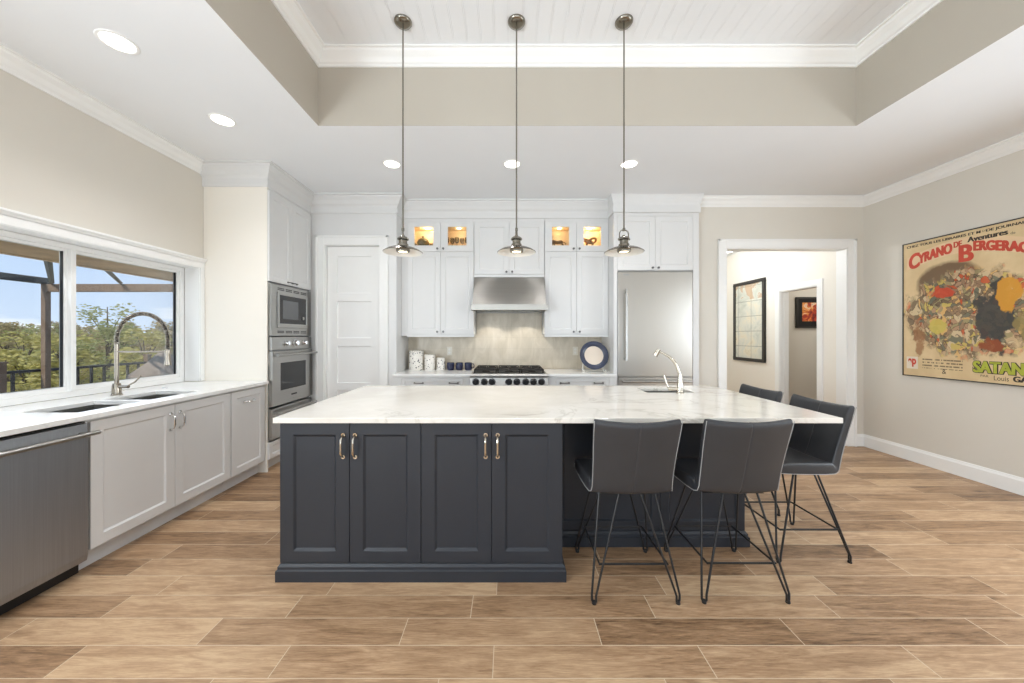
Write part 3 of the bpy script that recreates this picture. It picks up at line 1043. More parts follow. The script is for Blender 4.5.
# ------------------------------------------------------------------ cabinetry along the window wall (local x runs away from the camera)
XF = -2.43
R90 = PI / 2
def carcass(w, d, h, toe, m, parent, top=False, t=0.018, name='carcass'):
    bm = B()
    box(bm, 0, t, 0.022, d, toe, h)
    box(bm, w - t, w, 0.022, d, toe, h)
    box(bm, t, w - t, 0.022, d, toe, toe + t)
    box(bm, t, w - t, d - 0.01, d, toe + t, h)
    box(bm, t, w - t, 0.022, 0.04, h - 0.05, h)
    if top: box(bm, t, w - t, 0.04, d - 0.01, h - t, h)
    return obj(name, bm, m, parent, world=False)

def toe_kick(w, toe, m, parent, y=0.078, d=0.6):
    bm = B(); box(bm, 0, w, y, y + 0.018, 0, toe - 0.0005)
    return obj('toe_kick', bm, m, parent, world=False)

HC = 0.889
# dishwasher
c = thing('dishwasher', 'stainless steel dishwasher with a long bar handle under the window counter', 'dishwasher', (XF, 1.385, 0), R90)
bm = B(); box(bm, 0.004, 0.636, 0.03, 0.58, 0.10, 0.875); obj('tub_body', bm, M['black'], c, world=False)
bm = B()
prism(bm, [(0.028, 0.075), (-0.006, 0.08), (-0.012, 0.12), (-0.012, 0.80), (-0.004, 0.868), (0.028, 0.872)], 'x', 0.008, 0.632)
dd = obj('door', bm, M['steeld'], c, world=False, bevel=0.003)
bm = B(); bar(bm, (0.32, -0.010, 0.815), 0.64, 'x', 0.055, 0.0125, 0.045); obj('handle', bm, M['steel'], dd, world=False, smooth=True)
bm = B(); box(bm, 0.004, 0.636, 0.05, 0.06, 0.004, 0.098); obj('kick_plate', bm, M['black'], c, world=False)

# sink base
c = thing('sink_cabinet', 'white two-door shaker sink cabinet under the kitchen window', 'cabinet', (XF, 2.03, 0), R90)
w = 1.04
carcass(w, 0.61, HC, 0.115, M['cab'], c); toe_kick(w, 0.115, M['cabgrey'], c)
for (a, b_, hx_) in ((0.008, 0.523, 0.488), (0.527, 1.036, 0.562)):
    bm = B(); shaker(bm, a, b_, 0.125, 0.872, 0.0, stile=0.064, rails=(0.064, 0.064))
    d = obj('door', bm, M['cab'], c, world=False, bevel=0.0015)
    bm = B(); bow(bm, (hx_, 0, 0.752), 0.115, 'z', 0.034, 0.006); obj('handle', bm, M['chrome'], d, world=False, smooth=True)

c = thing('pull_out_cabinet', 'narrow white pull-out cabinet with a horizontal handle beside the oven tower', 'cabinet', (XF, 3.074, 0), R90)
w = 0.436
carcass(w, 0.61, HC, 0.115, M['cab'], c); toe_kick(w, 0.115, M['cabgrey'], c)
bm = B(); shaker(bm, 0.004, 0.425, 0.125, 0.872, 0.0, stile=0.06, rails=(0.06, 0.06))
d = obj('door', bm, M['cab'], c, world=False, bevel=0.0015)
bm = B(); bow(bm, (0.215, 0, 0.765), 0.115, 'x', 0.034, 0.006); obj('handle', bm, M['chrome'], d, world=False, smooth=True)

# worktop of the window run, with the sink cut-out and the tongue into the window recess
SX0, SX1 = -2.885, -2.535
bm = B()
xs = [-3.203, -3.056, SX0, SX1, -2.398]
ys = [1.007, 1.378, 2.06, 2.44, 2.48, 2.87, 3.462, 3.512]
slab(bm, xs, ys, 0.8905, 0.920, {(1, 0), (2, 0), (3, 0), (0, 6), (2, 2), (2, 4)})
ct = obj('worktop', bm, M['quartzw'], bevel=0.003)
tag(ct, 'long white quartz worktop along the window wall', 'countertop')

# double sink
c = thing('kitchen_sink', 'double bowl stainless sink set in the window counter', 'sink', (-2.71, 2.44, 0.70))
def basin(x0, x1, y0, y1, zt, dp):
    bm = B(); t = 0.004; r = 0.0
    zb = zt - dp
    box(bm, x0 - t, x0, y0 - t, y1 + t, zb, zt); box(bm, x1, x1 + t, y0 - t, y1 + t, zb, zt)
    box(bm, x0, x1, y0 - t, y0, zb, zt); box(bm, x0, x1, y1, y1 + t, zb, zt)
    box(bm, x0 - t, x1 + t, y0 - t, y1 + t, zb - t, zb)
    return bm
for (a, b_) in ((2.064, 2.436), (2.484, 2.866)):
    bw = obj('basin', basin(SX0 + 0.004, SX1 - 0.004, a, b_, 0.8895, 0.21), M['steel'], c)
    bm = B(); lathe(bm, [(0, 0.004), (0.03, 0.004), (0.042, 0.001), (0.042, 0), (0, 0)], (-2.71, (a + b_) / 2, 0.680), 18)
    obj('drain', bm, M['chrome'], bw, smooth=True)
bm = B(); box(bm, SX0 + 0.004, SX1 - 0.004, 2.437, 2.483, 0.872, 0.8893); obj('divider', bm, M['chrome'], c, bevel=0.004)

# spring faucet
fx, fy = -2.985, 2.67
c = thing('spring_faucet', 'tall chrome pull-down faucet with a coiled spring arch at the window sink', 'faucet', (fx, fy, 0.9205))
bm = B()
lathe(bm, [(0, 0), (0.034, 0), (0.034, 0.006), (0.028, 0.012), (0.026, 0.07), (0.022, 0.09), (0, 0.092)], (fx, fy, 0.9205), 20)
cyl(bm, (fx, fy, 0.96), (fx, fy, 1.31), 0.0135, 14)
obj('column', bm, M['faucet'], c, smooth=True)
R = 0.195
hose = [Vector((fx, fy, 1.31)), Vector((fx, fy, 1.345))] + arc((fx + R, fy, 1.345), R, PI, 0, 24, (1, 0, 0), (0, 0, 1))[1:] + [Vector((fx + 2 * R, fy, 1.30)), Vector((fx + 2 * R, fy, 1.26))]
bm = B(); tube(bm, hose, 0.008, 8); obj('hose', bm, M['black'], c, smooth=True)
# coil round the hose
coil = []
seglen = [0.0]
for a, b_ in zip(hose, hose[1:]): seglen.append(seglen[-1] + (b_ - a).length)
tot = seglen[-1]
turns = 62
for k in range(turns * 8 + 1):
    s = tot * k / (turns * 8)
    i = max(j for j in range(len(hose) - 1) if seglen[j] <= s + 1e-9)
    f = (s - seglen[i]) / max(1e-9, seglen[i + 1] - seglen[i])
    p = hose[i].lerp(hose[i + 1], f)
    tg = (hose[i + 1] - hose[i]).normalized()
    n1 = Vector((0, 1, 0)); n2 = tg.cross(n1)
    a = 2 * PI * k / 8
    coil.append(p + (n1 * math.cos(a) + n2 * math.sin(a)) * 0.0135)
bm = B(); tube(bm, coil, 0.0028, 5); obj('spring', bm, M['faucet'], c, smooth=True)
bm = B()
lathe(bm, [(0, 0), (0.021, 0), (0.022, 0.008), (0.0165, 0.04), (0.0155, 0.105), (0.012, 0.125), (0, 0.125)], (fx + 2 * R, fy, 1.145), 16)
obj('spray_head', bm, M['faucet'], c, smooth=True)
bm = B(); cyl(bm, (fx, fy, 1.25), (fx + 2 * R - 0.014, fy, 1.25), 0.007, 10)
lathe(bm, [(0.018, -0.012), (0.021, -0.012), (0.021, 0.012), (0.018, 0.012), (0.018, -0.012)], (fx + 2 * R, fy, 1.25), 16)
obj('docking_arm', bm, M['faucet'], c, smooth=True)
bm = B(); cyl(bm, (fx, fy, 0.985), (fx + 0.10, fy - 0.01, 0.985), 0.012, 12)
tube(bm, [(fx + 0.09, fy - 0.01, 0.99), (fx + 0.15, fy - 0.012, 1.02), (fx + 0.20, fy - 0.014, 1.07)], 0.006, 8)
obj('lever', bm, M['faucet'], c, smooth=True)
bm = B(); lathe(bm, [(0, 0), (0.021, 0), (0.021, 0.003), (0.016, 0.006), (0, 0.006)], (-2.96, 3.02, 0.9205), 18)
tag(obj('disposal_button', bm, M['chrome'], smooth=True), 'small round chrome button on the white counter beyond the spring faucet', 'button')

# ------------------------------------------------------------------ oven tower
c = thing('oven_cabinet', 'tall white cabinet tower holding the microwave and ovens', 'cabinet', (TX, TY0, 0), R90)
w = 0.76
bm = B()
box(bm, 0.0, 0.0175, 0.0, 0.638, 0, 2.93); obj('side_panel', bm, M['cream'], c, world=False)
bm = B(); box(bm, w - 0.018, w, 0.0, 0.638, 0, 2.93); obj('side_panel', bm, M['cab'], c, world=False)
bm = B()
for z0_, z1_ in ((0.115, 0.13), (0.296, 0.31), (0.632, 0.645), (1.905, 1.925), (2.84, 2.93)):
    box(bm, 0.018, w - 0.018, 0.022, 0.62, z0_, z1_)
box(bm, 0.018, w - 0.018, 0.62, 0.636, 0.115, 2.93)
box(bm, 0.018, w - 0.018, 0.0, 0.022, 2.84, 2.93)
obj('carcass', bm, M['cab'], c, world=False)
bm = B(); box(bm, 0.018, w - 0.018, 0.07, 0.088, 0, 0.114); obj('toe_kick', bm, M['cabgrey'], c, world=False)
for (a, b_, hx_) in ((0.004, 0.378, 0.335), (0.382, 0.756, 0.425)):
    bm = B(); shaker(bm, a, b_, 1.925, 2.836, -0.02, 0.0195, stile=0.062, rails=(0.062, 0.062))
    d = obj('door', bm, M['cab'], c, world=False, bevel=0.0015)
    bm = B(); bow(bm, (hx_, -0.02, 1.955), 0.07, 'x', 0.026, 0.005); obj('handle', bm, M['knobm'], d, world=False, smooth=True)
bm = B(); shaker(bm, 0.004, 0.756, 0.125, 0.292, -0.02, 0.0195, stile=0.05, rails=(0.04, 0.04))
d = obj('drawer', bm, M['cab'], c, world=False, bevel=0.0015)
bm = B(); bow(bm, (0.38, -0.02, 0.235), 0.11, 'x', 0.03, 0.0055); obj('handle', bm, M['chrome'], d, world=False, smooth=True)

# microwave
c = thing('microwave_oven', 'built-in stainless microwave at the top of the oven tower', 'microwave', (TX, TY0, 1.372), R90)
bm = B(); box(bm, 0.03, 0.73, 0.0, 0.45, 0.002, 0.528); obj('body', bm, M['steeld'], c, world=False)
bm = B(); slab_pts = None
for (a, b_, z0_, z1_) in ((0.022, 0.738, 0.46, 0.53), (0.022, 0.738, 0.0, 0.085), (0.022, 0.115, 0.085, 0.46), (0.655, 0.738, 0.085, 0.46)):
    box(bm, a, b_, -0.024, -0.0005, z0_, z1_)
tk = obj('trim_frame', bm, M['steel'], c, world=False, bevel=0.003)
for z_ in (0.478, 0.028):
    bm = B()
    for k in range(4):
        x_ = 0.125 + 0.135 * k
        for j in range(2): box(bm, x_, x_ + 0.105, -0.026, -0.0235, z_ + 0.016 * j, z_ + 0.016 * j + 0.009)
    obj('vent', bm, M['black'], tk, world=False)
bm = B()
for (a, b_, z0_, z1_) in ((0.117, 0.653, 0.43, 0.458), (0.117, 0.653, 0.087, 0.13), (0.117, 0.145, 0.13, 0.43), (0.625, 0.653, 0.13, 0.43)):
    box(bm, a, b_, -0.036, -0.001, z0_, z1_)
dr = obj('door', bm, M['steel'], c, world=False, bevel=0.003)
bm = B(); box(bm, 0.145, 0.625, -0.030, -0.02, 0.13, 0.43); obj('window', bm, M['ovenglass'], dr, world=False)
bm = B(); box(bm, 0.20, 0.47, -0.0315, -0.0302, 0.18, 0.38); obj('window_reflection', bm, mat('microwave_reflection', (104, 106, 108), 0.25, var=0.05), dr, world=False)  # paler rectangle stands for a reflection on the glass, put into the colour
bm = B(); cyl(bm, (0.56, -0.030, 0.20), (0.56, -0.040, 0.20), 0.018, 16)
obj('dial', bm, M['steel'], dr, world=False, smooth=True)

# wall oven
c = thing('wall_oven', 'stainless wall oven with three knobs, below the microwave', 'oven', (TX, TY0, 0.648), R90)
bm = B(); box(bm, 0.03, 0.73, 0.0, 0.58, 0.002, 0.715); obj('body', bm, M['steeld'], c, world=False)
bm = B(); prism(bm, [(-0.0005, 0.575), (-0.034, 0.575), (-0.028, 0.712), (-0.0005, 0.716)], 'x', 0.022, 0.738)
cp = obj('control_panel', bm, M['steel'], c, world=False, bevel=0.003)
for (x_, r_) in ((0.25, 0.024), (0.41, 0.032), (0.57, 0.024)):
    bm = B()
    lathe(bm, [(0, 0.04), (r_ * 0.8, 0.04), (r_, 0.034), (r_, 0.012), (r_ * 1.25, 0.008), (r_ * 1.25, 0), (0, 0)], (0, 0, 0), 20,
          Matrix.Translation((x_, -0.031, 0.645)) @ Matrix.Rotation(PI / 2, 4, 'X'))
    box(bm, x_ - 0.004, x_ + 0.004, -0.086, -0.068, 0.645 - r_ * 0.9, 0.645 + r_ * 0.9)
    obj('knob', bm, M['chrome'], cp, world=False, smooth=True)
bm = B()
for (a, b_, z0_, z1_) in ((0.022, 0.738, 0.44, 0.565), (0.022, 0.738, 0.004, 0.15), (0.022, 0.15, 0.15, 0.44), (0.61, 0.738, 0.15, 0.44)):
    box(bm, a, b_, -0.04, -0.001, z0_, z1_)
dr = obj('door', bm, M['steel'], c, world=False, bevel=0.003)
bm = B(); box(bm, 0.15, 0.61, -0.036, -0.01, 0.15, 0.44); obj('window', bm, M['ovenglass'], dr, world=False)
bm = B(); bar(bm, (0.38, -0.04, 0.525), 0.72, 'x', 0.055, 0.013, 0.035); obj('handle', bm, M['steel'], dr, world=False, smooth=True)
bm = B(); box(bm, 0.33, 0.43, -0.0415, -0.0395, 0.075, 0.092); obj('badge', bm, M['black'], dr, world=False)

c = thing('warming_drawer', 'stainless warming drawer under the wall oven, its bar handle showing past the island', 'drawer', (TX, TY0, 0.314), R90)
bm = B(); box(bm, 0.03, 0.73, 0.0, 0.5, 0.002, 0.312); obj('body', bm, M['steeld'], c, world=False)
bm = B(); box(bm, 0.022, 0.738, -0.035, -0.001, 0.0, 0.312); dr = obj('drawer_front', bm, M['steel'], c, world=False, bevel=0.003)
bm = B(); bar(bm, (0.38, -0.035, 0.265), 0.72, 'x', 0.055, 0.013, 0.035); obj('handle', bm, M['steel'], dr, world=False, smooth=True)

# ------------------------------------------------------------------ island
IY, IR = 1.955, 2.29
IX0, IXM, IX1, IB = -1.275, 0.305, 1.55, 3.13
c = thing('kitchen_island', 'charcoal painted island with four panelled doors and a recessed seating side', 'island', (0.2, 2.5, 0))
bm = B()
t = 0.02
box(bm, IX0, IX0 + t, IY + 0.022, IB, 0, HC)
box(bm, IX0 + t, IXM - t, IY + 0.022, IY + 0.04, 0.085, HC)
box(bm, IXM - t, IXM, IY + 0.0225, IR + t, 0, HC)
box(bm, IX1 - t, IX1, IR + 0.022, IB, 0, HC)
box(bm, IX0 + t, IX1 - t, IB - t, IB, 0, HC)
box(bm, IXM, IX1 - t, IR + 0.022, IR + 0.04, 0, HC)
obj('carcass', bm, M['navy'], c)
bm = B()
sweep(bm, [(IX0, IY + 0.01), (IXM, IY + 0.01), (IXM, IR), (IX1, IR), (IX1, IB), (IX0, IB)],
      [(-0.012, 0), (0.020, 0), (0.020, 0.060), (0.012, 0.066), (0.012, 0.080), (0.002, 0.094), (-0.012, 0.094)], closed=True)
obj('base_moulding', bm, M['navy'], c)
edges = [-1.2755, -0.886, -0.486, -0.091, 0.3055]
for k in range(4):
    a, b_ = edges[k] + 0.0015, edges[k + 1] - 0.0015
    bm = B(); shaker(bm, a, b_, 0.102, 0.884, IY, 0.0215, stile=0.074, rails=(0.066, 0.066), rec=0.011, slope=0.012)
    d = obj('door', bm, M['navy'], c, bevel=0.002)
    hx_ = b_ - 0.032 if k % 2 == 0 else a + 0.032
    bm = B(); bow(bm, (hx_, IY, 0.757), 0.122, 'z', 0.034, 0.0062); obj('handle', bm, M['nickel'], d, smooth=True)
for (a, b_) in ((IXM + 0.001, 0.998), (1.0, IX1)):
    bm = B(); shaker(bm, a, b_, 0.096, 0.886, IR, 0.0215, stile=0.055, rails=(0.07, 0.062), rec=0.012, slope=0.010)
    obj('panel', bm, M['navy'], c, bevel=0.002)

PX0, PX1, PY0, PY1 = 1.11, 1.49, 2.785, 3.035
bm = B()
slab(bm, [-1.292, PX0, PX1, 1.84], [1.92, PY0, PY1, 3.18], 0.8905, 0.920, {(1, 1)})
ct = obj('island_countertop', bm, M['quartz'], bevel=0.003)
tag(ct, 'large cream veined quartz slab on top of the charcoal island', 'countertop')

c = thing('prep_sink', 'small rectangular stainless prep sink set in the island counter', 'sink', (1.3, 2.91, 0.72))
bw = obj('basin', basin(PX0 + 0.003, PX1 - 0.003, PY0 + 0.003, PY1 - 0.003, 0.8895, 0.17), M['steel'], c)
bm = B(); lathe(bm, [(0, 0.004), (0.03, 0.004), (0.042, 0.001), (0.042, 0), (0, 0)], (1.3, 2.91, 0.7205), 18); obj('drain', bm, M['chrome'], bw, smooth=True)

fx, fy = 1.347, 2.742
c = thing('prep_faucet', 'brushed chrome single lever faucet beside the island prep sink', 'faucet', (fx, fy, 0.9205))
bm = B()
lathe(bm, [(0, 0), (0.028, 0), (0.028, 0.006), (0.021, 0.014), (0.021, 0.075), (0.018, 0.085), (0.016, 0.13), (0.013, 0.15), (0, 0.15)], (fx, fy, 0.9205), 18)
obj('body', bm, M['nickel'], c, smooth=True)
bm = B()
sp = [(fx, fy, 1.06), (fx - 0.012, fy + 0.003, 1.10), (fx - 0.028, fy + 0.006, 1.145), (fx - 0.045, fy + 0.01, 1.175), (fx - 0.075, fy + 0.018, 1.205), (fx - 0.12, fy + 0.03, 1.235), (fx - 0.155, fy + 0.04, 1.252)]
tube(bm, sp, 0.011, 12, radii=[0.013, 0.012, 0.011, 0.012, 0.010, 0.010, 0.010])
obj('spout', bm, M['nickel'], c, smooth=True)
bm = B()
p = Vector((fx - 0.158, fy + 0.041, 1.252))
cyl(bm, p + Vector((0.01, -0.002, 0.012)), p + Vector((-0.018, 0.005, -0.04)), 0.016, 14, r2=0.019)
obj('spray_head', bm, M['nickel'], c, smooth=True)
bm = B(); cyl(bm, (fx, fy, 0.955), (fx - 0.085, fy + 0.015, 0.955), 0.015, 14)
tube(bm, [(fx - 0.085, fy + 0.015, 0.962), (fx - 0.10, fy + 0.018, 1.0), (fx - 0.118, fy + 0.02, 1.058)], 0.006, 8)
obj('lever', bm, M['nickel'], c, smooth=True)

# ------------------------------------------------------------------ bar stools
def make_stool(label):
    root = thing('bar_stool', label, 'bar stool', (0, 0, 0), 0, 'charcoal bar stools round the island')
    # outer (under / rear) profile in (y, z), from the seat front to the top of the back
    prof = [(0.232, 0.555), (0.222, 0.540), (0.15, 0.536), (0.04, 0.529), (-0.06, 0.522), (-0.125, 0.520), (-0.162, 0.530), (-0.183, 0.565), (-0.200, 0.63), (-0.220, 0.71), (-0.243, 0.80), (-0.264, 0.88), (-0.276, 0.928)]
    thick = [0.05, 0.062, 0.07, 0.072, 0.072, 0.07, 0.065, 0.055, 0.048, 0.045, 0.043, 0.042, 0.040]
    half = [0.228, 0.232, 0.234, 0.232, 0.226, 0.220, 0.214, 0.210, 0.210, 0.212, 0.216, 0.219, 0.220]
    bend = [0.0, 0.0, 0.0, 0.004, 0.008, 0.012, 0.016, 0.022, 0.026, 0.028, 0.028, 0.026, 0.024]
    us = [-1, -0.965, -0.8, -0.55, -0.3, -0.06, -0.018, 0, 0.018, 0.06, 0.3, 0.55, 0.8, 0.965, 1]
    n = len(prof)
    nor = []
    for i in range(n):
        a, b_ = prof[max(0, i - 1)], prof[min(n - 1, i + 1)]
        ty, tz = b_[0] - a[0], b_[1] - a[1]
        l = math.hypot(ty, tz)
        nor.append((-tz / l * -1, ty / l * -1))      # towards the sitter: up over the seat, forward at the back
    bm = B()
    O, I = [], []
    for i in range(n):
        ro, ri = [], []
        for u in us:
            s = bend[i] * u * u
            groove = 0.004 if u == 0 and i > 5 else 0.0
            edge = 0.35 if abs(u) == 1 else 1.0
            lift = 0.010 * u * u if i >= n - 2 else 0.0
            ny, nz = nor[i]
            o = Vector((u * half[i], prof[i][0] + ny * (s + groove), prof[i][1] + nz * (s + groove) + lift))
            q = o + Vector((0, ny, nz)) * thick[i] * (0.86 if edge < 1 else 1.0)
            ro.append(bm.verts.new(o)); ri.append(bm.verts.new(q))
        O.append(ro); I.append(ri)
    m_ = len(us)
    for i in range(n - 1):
        for k in range(m_ - 1):
            bm.faces.new((O[i][k], O[i][k + 1], O[i + 1][k + 1], O[i + 1][k]))
            bm.faces.new((I[i][k + 1], I[i][k], I[i + 1][k], I[i + 1][k + 1]))
        for k in (0, m_ - 1):
            bm.faces.new((O[i][k], O[i + 1][k], I[i + 1][k], I[i][k]))
    for i in (0, n - 1):
        for k in range(m_ - 1):
            bm.faces.new((O[i][k], I[i][k], I[i][k + 1], O[i][k + 1]))
    sh = obj('seat_shell', bm, M['leather'], root, world=False, smooth=True, sub=2)
    for s in (-1, 1):
        bm = B()
        pts = [(s * (half[i] + 0.001), prof[i][0] + nor[i][0] * (bend[i] + 0.004), prof[i][1] + nor[i][1] * (bend[i] + 0.004) + (0.004 if i == n - 1 else 0)) for i in range(n)]
        fine = []
        for a, b_ in zip(pts, pts[1:]): fine += [Vector(a), Vector(a).lerp(Vector(b_), 0.5)]
        tube(bm, fine + [pts[-1]], 0.0019, 6)
        tag(obj('piping', bm, M['piping'], sh, world=False, smooth=True), 'pale piping along the shell edges')
    for sx in (-1, 1):
        for sy in (-1, 1):
            foot = Vector((sx * 0.215, sy * 0.215, 0.0))
            ta = Vector((sx * 0.055, sy * 0.115, 0.530)); tb = Vector((sx * 0.15, sy * 0.07, 0.530))
            dv = (tb - ta); dv.z = 0; dv.normalize()
            g = 0.011
            pts = [ta, foot + Vector((0, 0, 0.045)) - dv * g]
            pts += [foot + Vector((0, 0, 0.020)) + Vector((dv.x * -math.cos(a) * g, dv.y * -math.cos(a) * g, -math.sin(a) * g)) for a in (0.2, 0.8, PI / 2, PI - 0.8, PI - 0.2)]
            pts += [foot + Vector((0, 0, 0.045)) + dv * g, tb]
            bm = B(); tube(bm, pts, 0.0058, 8)
            lg = obj('leg', bm, M['black'], root, world=False, smooth=True)
            bm = B(); lathe(bm, [(0, 0), (0.011, 0), (0.012, 0.004), (0.009, 0.016), (0, 0.016)], (foot.x, foot.y, 0.0), 10)
            obj('foot_pad', bm, M['black'], lg, world=False, smooth=True)
    bm = B()
    q = 0.178
    tube(bm, [(-q, -q, 0.18), (q, -q, 0.18), (q, q, 0.18), (-q, q, 0.18)], 0.0062, 8, closed=True)
    obj('footrest', bm, M['black'], root, world=False, smooth=True)
    bm = B(); box(bm, -0.16, 0.16, -0.120, 0.110, 0.5195, 0.5225); obj('mounting_plate', bm, M['black'], root, world=False)
    # the plate sits under the shell: lift the shell a little above it
    for ch in root.children:
        if ch.name.startswith('seat_shell'): ch.location.z += 0.003
    return root

st = make_stool('charcoal leather bar stool seen from behind, standing next to the island cabinet doors')
st.location = (0.655, 2.005, 0.0)
dup(st, (1.222, 2.012, 0), 0.0, "charcoal leather bar stool seen from behind, nearest the counter's front right corner")
dup(st, (1.85, 2.33, 0), R90, 'charcoal bar stool turned sideways under the right end of the counter, its seat showing')
dup(st, (1.85, 2.885, 0), R90, "charcoal bar stool whose backrest top alone rises behind the counter's right edge")

# ------------------------------------------------------------------ back wall cabinetry
BF = 4.15
def back_base(label, x0, x1, pulls):
    c = thing('base_cabinet', label, 'cabinet', (x0, BF, 0))
    w = x1 - x0
    carcass(w, 0.635, HC, 0.115, M['cab'], c); toe_kick(w, 0.115, M['cabgrey'], c)
    bm = B(); box(bm, 0.0, w, 0.0, 0.021, 0.862, HC); box(bm, 0, 0.10, 0.0, 0.021, 0.115, 0.862); box(bm, w - 0.08, w, 0.0, 0.021, 0.115, 0.862)
    obj('face_frame', bm, M['cab'], c, world=False)
    a, b_ = 0.103, w - 0.083
    bm = B(); shaker(bm, a, b_, 0.725, 0.858, 0.0, 0.021, stile=0.035, rails=(0.03, 0.03), rec=0.006, slope=0.006)
    d = obj('drawer', bm, M['cab'], c, world=False, bevel=0.0015)
    for px in pulls:
        bm = B(); bow(bm, (px - x0, 0, 0.812), 0.10, 'x', 0.03, 0.0055); obj('handle', bm, M['knobm'], d, world=False, smooth=True)
    mid = (a + b_) / 2
    for (p, q, hx_) in ((a, mid - 0.0015, mid - 0.04), (mid + 0.0015, b_, mid + 0.04)):
        bm = B(); shaker(bm, p, q, 0.125, 0.72, 0.0, 0.021)
        d = obj('door', bm, M['cab'], c, world=False, bevel=0.0015)
        bm = B(); bow(bm, (hx_, 0, 0.62), 0.10, 'z', 0.03, 0.0055); obj('handle', bm, M['knobm'], d, world=False, smooth=True)
back_base('white base cabinet with drawer pulls, on the canister side of the range', -1.364, -0.444, (-1.059, -0.644))
back_base('white base cabinet with drawer pulls, on the plate and refrigerator side of the range', 0.466, 1.282, (0.673, 1.075))
for (x0, x1, l) in ((-1.364, -0.443, 'white quartz counter piece carrying the canisters and navy mugs'), (0.465, 1.282, 'white quartz counter piece carrying the navy rimmed plate')):
    bm = B(); box(bm, x0, x1, 4.125, YB - 0.0105, 0.8905, 0.920)
    tag(obj('countertop', bm, M['quartzw'], bevel=0.003), l, 'countertop')

# range
RX0, RX1 = -0.440, 0.462
c = thing('gas_range', 'stainless gas range with black grates and a row of knobs below the hood', 'range', (0.011, 4.45, 0))
bm = B(); box(bm, RX0, RX1, 4.14, 4.785, 0.115, 0.915); obj('body', bm, M['steel'], c)
bm = B(); box(bm, RX0 + 0.02, RX1 - 0.02, 4.19, 4.75, 0.0, 0.114); obj('plinth', bm, M['black'], c)
bm = B()
prism(bm, [(4.14, 0.77), (4.068, 0.775), (4.085, 0.885), (4.055, 0.892), (4.050, 0.912), (4.062, 0.926), (4.14, 0.926)], 'x', RX0 - 0.004, RX1 + 0.004)
cp = obj('control_panel', bm, M['steelr'], c, bevel=0.003)
for x_ in (-0.376, -0.276, -0.186, 0.008, 0.104, 0.205, 0.297, 0.390):
    bm = B()
    Mx = Matrix.Translation((x_, 4.0765, 0.835)) @ Matrix.Rotation(PI / 2, 4, 'X')
    lathe(bm, [(0, 0.004), (0.040, 0.004), (0.042, 0.0), (0, 0)], (0, 0, 0), 20, Mx, 1)
    lathe(bm, [(0, 0.048), (0.026, 0.048), (0.031, 0.042), (0.033, 0.006), (0, 0.006)], (0, 0, 0), 20, Mx, 0)
    obj('knob', bm, [M['black'], M['chrome']], cp, smooth=True, fix=False)
bm = B(); box(bm, RX0 + 0.01, RX1 - 0.01, 4.09, 4.138, 0.20, 0.745); od = obj('oven_door', bm, M['steel'], c, bevel=0.003)
bm = B(); box(bm, RX0 + 0.16, RX1 - 0.16, 4.087, 4.0895, 0.33, 0.60); obj('window', bm, M['ovenglass'], od)
bm = B(); bar(bm, (0.011, 4.09, 0.70), 0.86, 'x', 0.05, 0.013, 0.04); obj('handle', bm, M['steel'], od, smooth=True)
bm = B(); box(bm, RX0 + 0.02, RX1 - 0.02, 4.16, 4.76, 0.9155, 0.930); obj('cooktop', bm, M['black'], c, bevel=0.004)
gw = (RX1 - RX0 - 0.06) / 3
for k in range(3):
    a = RX0 + 0.03 + gw * k
    for yb_ in (4.30, 4.60):
        bm = B(); lathe(bm, [(0, 0.016), (0.035, 0.016), (0.045, 0.010), (0.05, 0.0), (0, 0)], (a + gw / 2, yb_, 0.9305), 18)
        obj('burner', bm, M['iron'], c, smooth=True)
    bm = B()
    x0, x1, y0, y1 = a + 0.006, a + gw - 0.006, 4.175, 4.745
    for (p, q, r_, s_) in ((x0, x1, y0, y0 + 0.014), (x0, x1, y1 - 0.014, y1), (x0, x0 + 0.014, y0, y1), (x1 - 0.014, x1, y0, y1), (x0, x1, 4.453, 4.467)):
        box(bm, p, q, r_, s_, 0.958, 0.974)
    for yb_ in (4.31, 4.60):
        for an in range(8):
            ca, sa = math.cos(an * PI / 4), math.sin(an * PI / 4)
            r1 = 0.10 if an % 2 == 0 else 0.14
            cyl(bm, (a + gw / 2 + ca * 0.035, yb_ + sa * 0.035, 0.966), (a + gw / 2 + ca * r1, yb_ + sa * min(r1, 0.13), 0.966), 0.007, 6)
    for (p, q) in ((x0, y0), (x1 - 0.014, y0), (x0, y1 - 0.014), (x1 - 0.014, y1 - 0.014), (x0, 4.453), (x1 - 0.014, 4.453)):
        box(bm, p, p + 0.014, q, q + 0.014, 0.9305, 0.960)
    obj('grate', bm, M['iron'], c)

# hood
c = thing('range_hood', 'sloping stainless steel range hood with two lamps above the range', 'range hood', (0.011, 4.5, 1.68))
bm = B()
hx0, hx1 = -0.430, 0.462
prism(bm, [(4.789, 1.72), (4.20, 1.72), (4.215, 1.757), (4.455, 2.118), (4.789, 2.118)], 'x', hx0 + 0.002, hx1 - 0.002)
obj('canopy', bm, M['steelh'], c, bevel=0.003)
bm = B()
for (a, b_, p, q) in ((hx0 - 0.012, hx1 + 0.012, 4.172, 4.20), (hx0 - 0.012, hx0 + 0.01, 4.20, 4.46), (hx1 - 0.01, hx1 + 0.012, 4.20, 4.46), (hx0 + 0.01, hx1 - 0.01, 4.76, 4.788)):
    box(bm, a, b_, p, q, 1.68, 1.752)
obj('lip', bm, M['steelh'], c, bevel=0.003)
bm = B()
box(bm, hx0 + 0.012, hx1 - 0.012, 4.205, 4.755, 1.700, 1.7195)
for k in range(14): box(bm, hx0 + 0.03 + 0.06 * k, hx0 + 0.07 + 0.06 * k, 4.36, 4.73, 1.694, 1.70)
obj('filter', bm, M['steeld'], c)
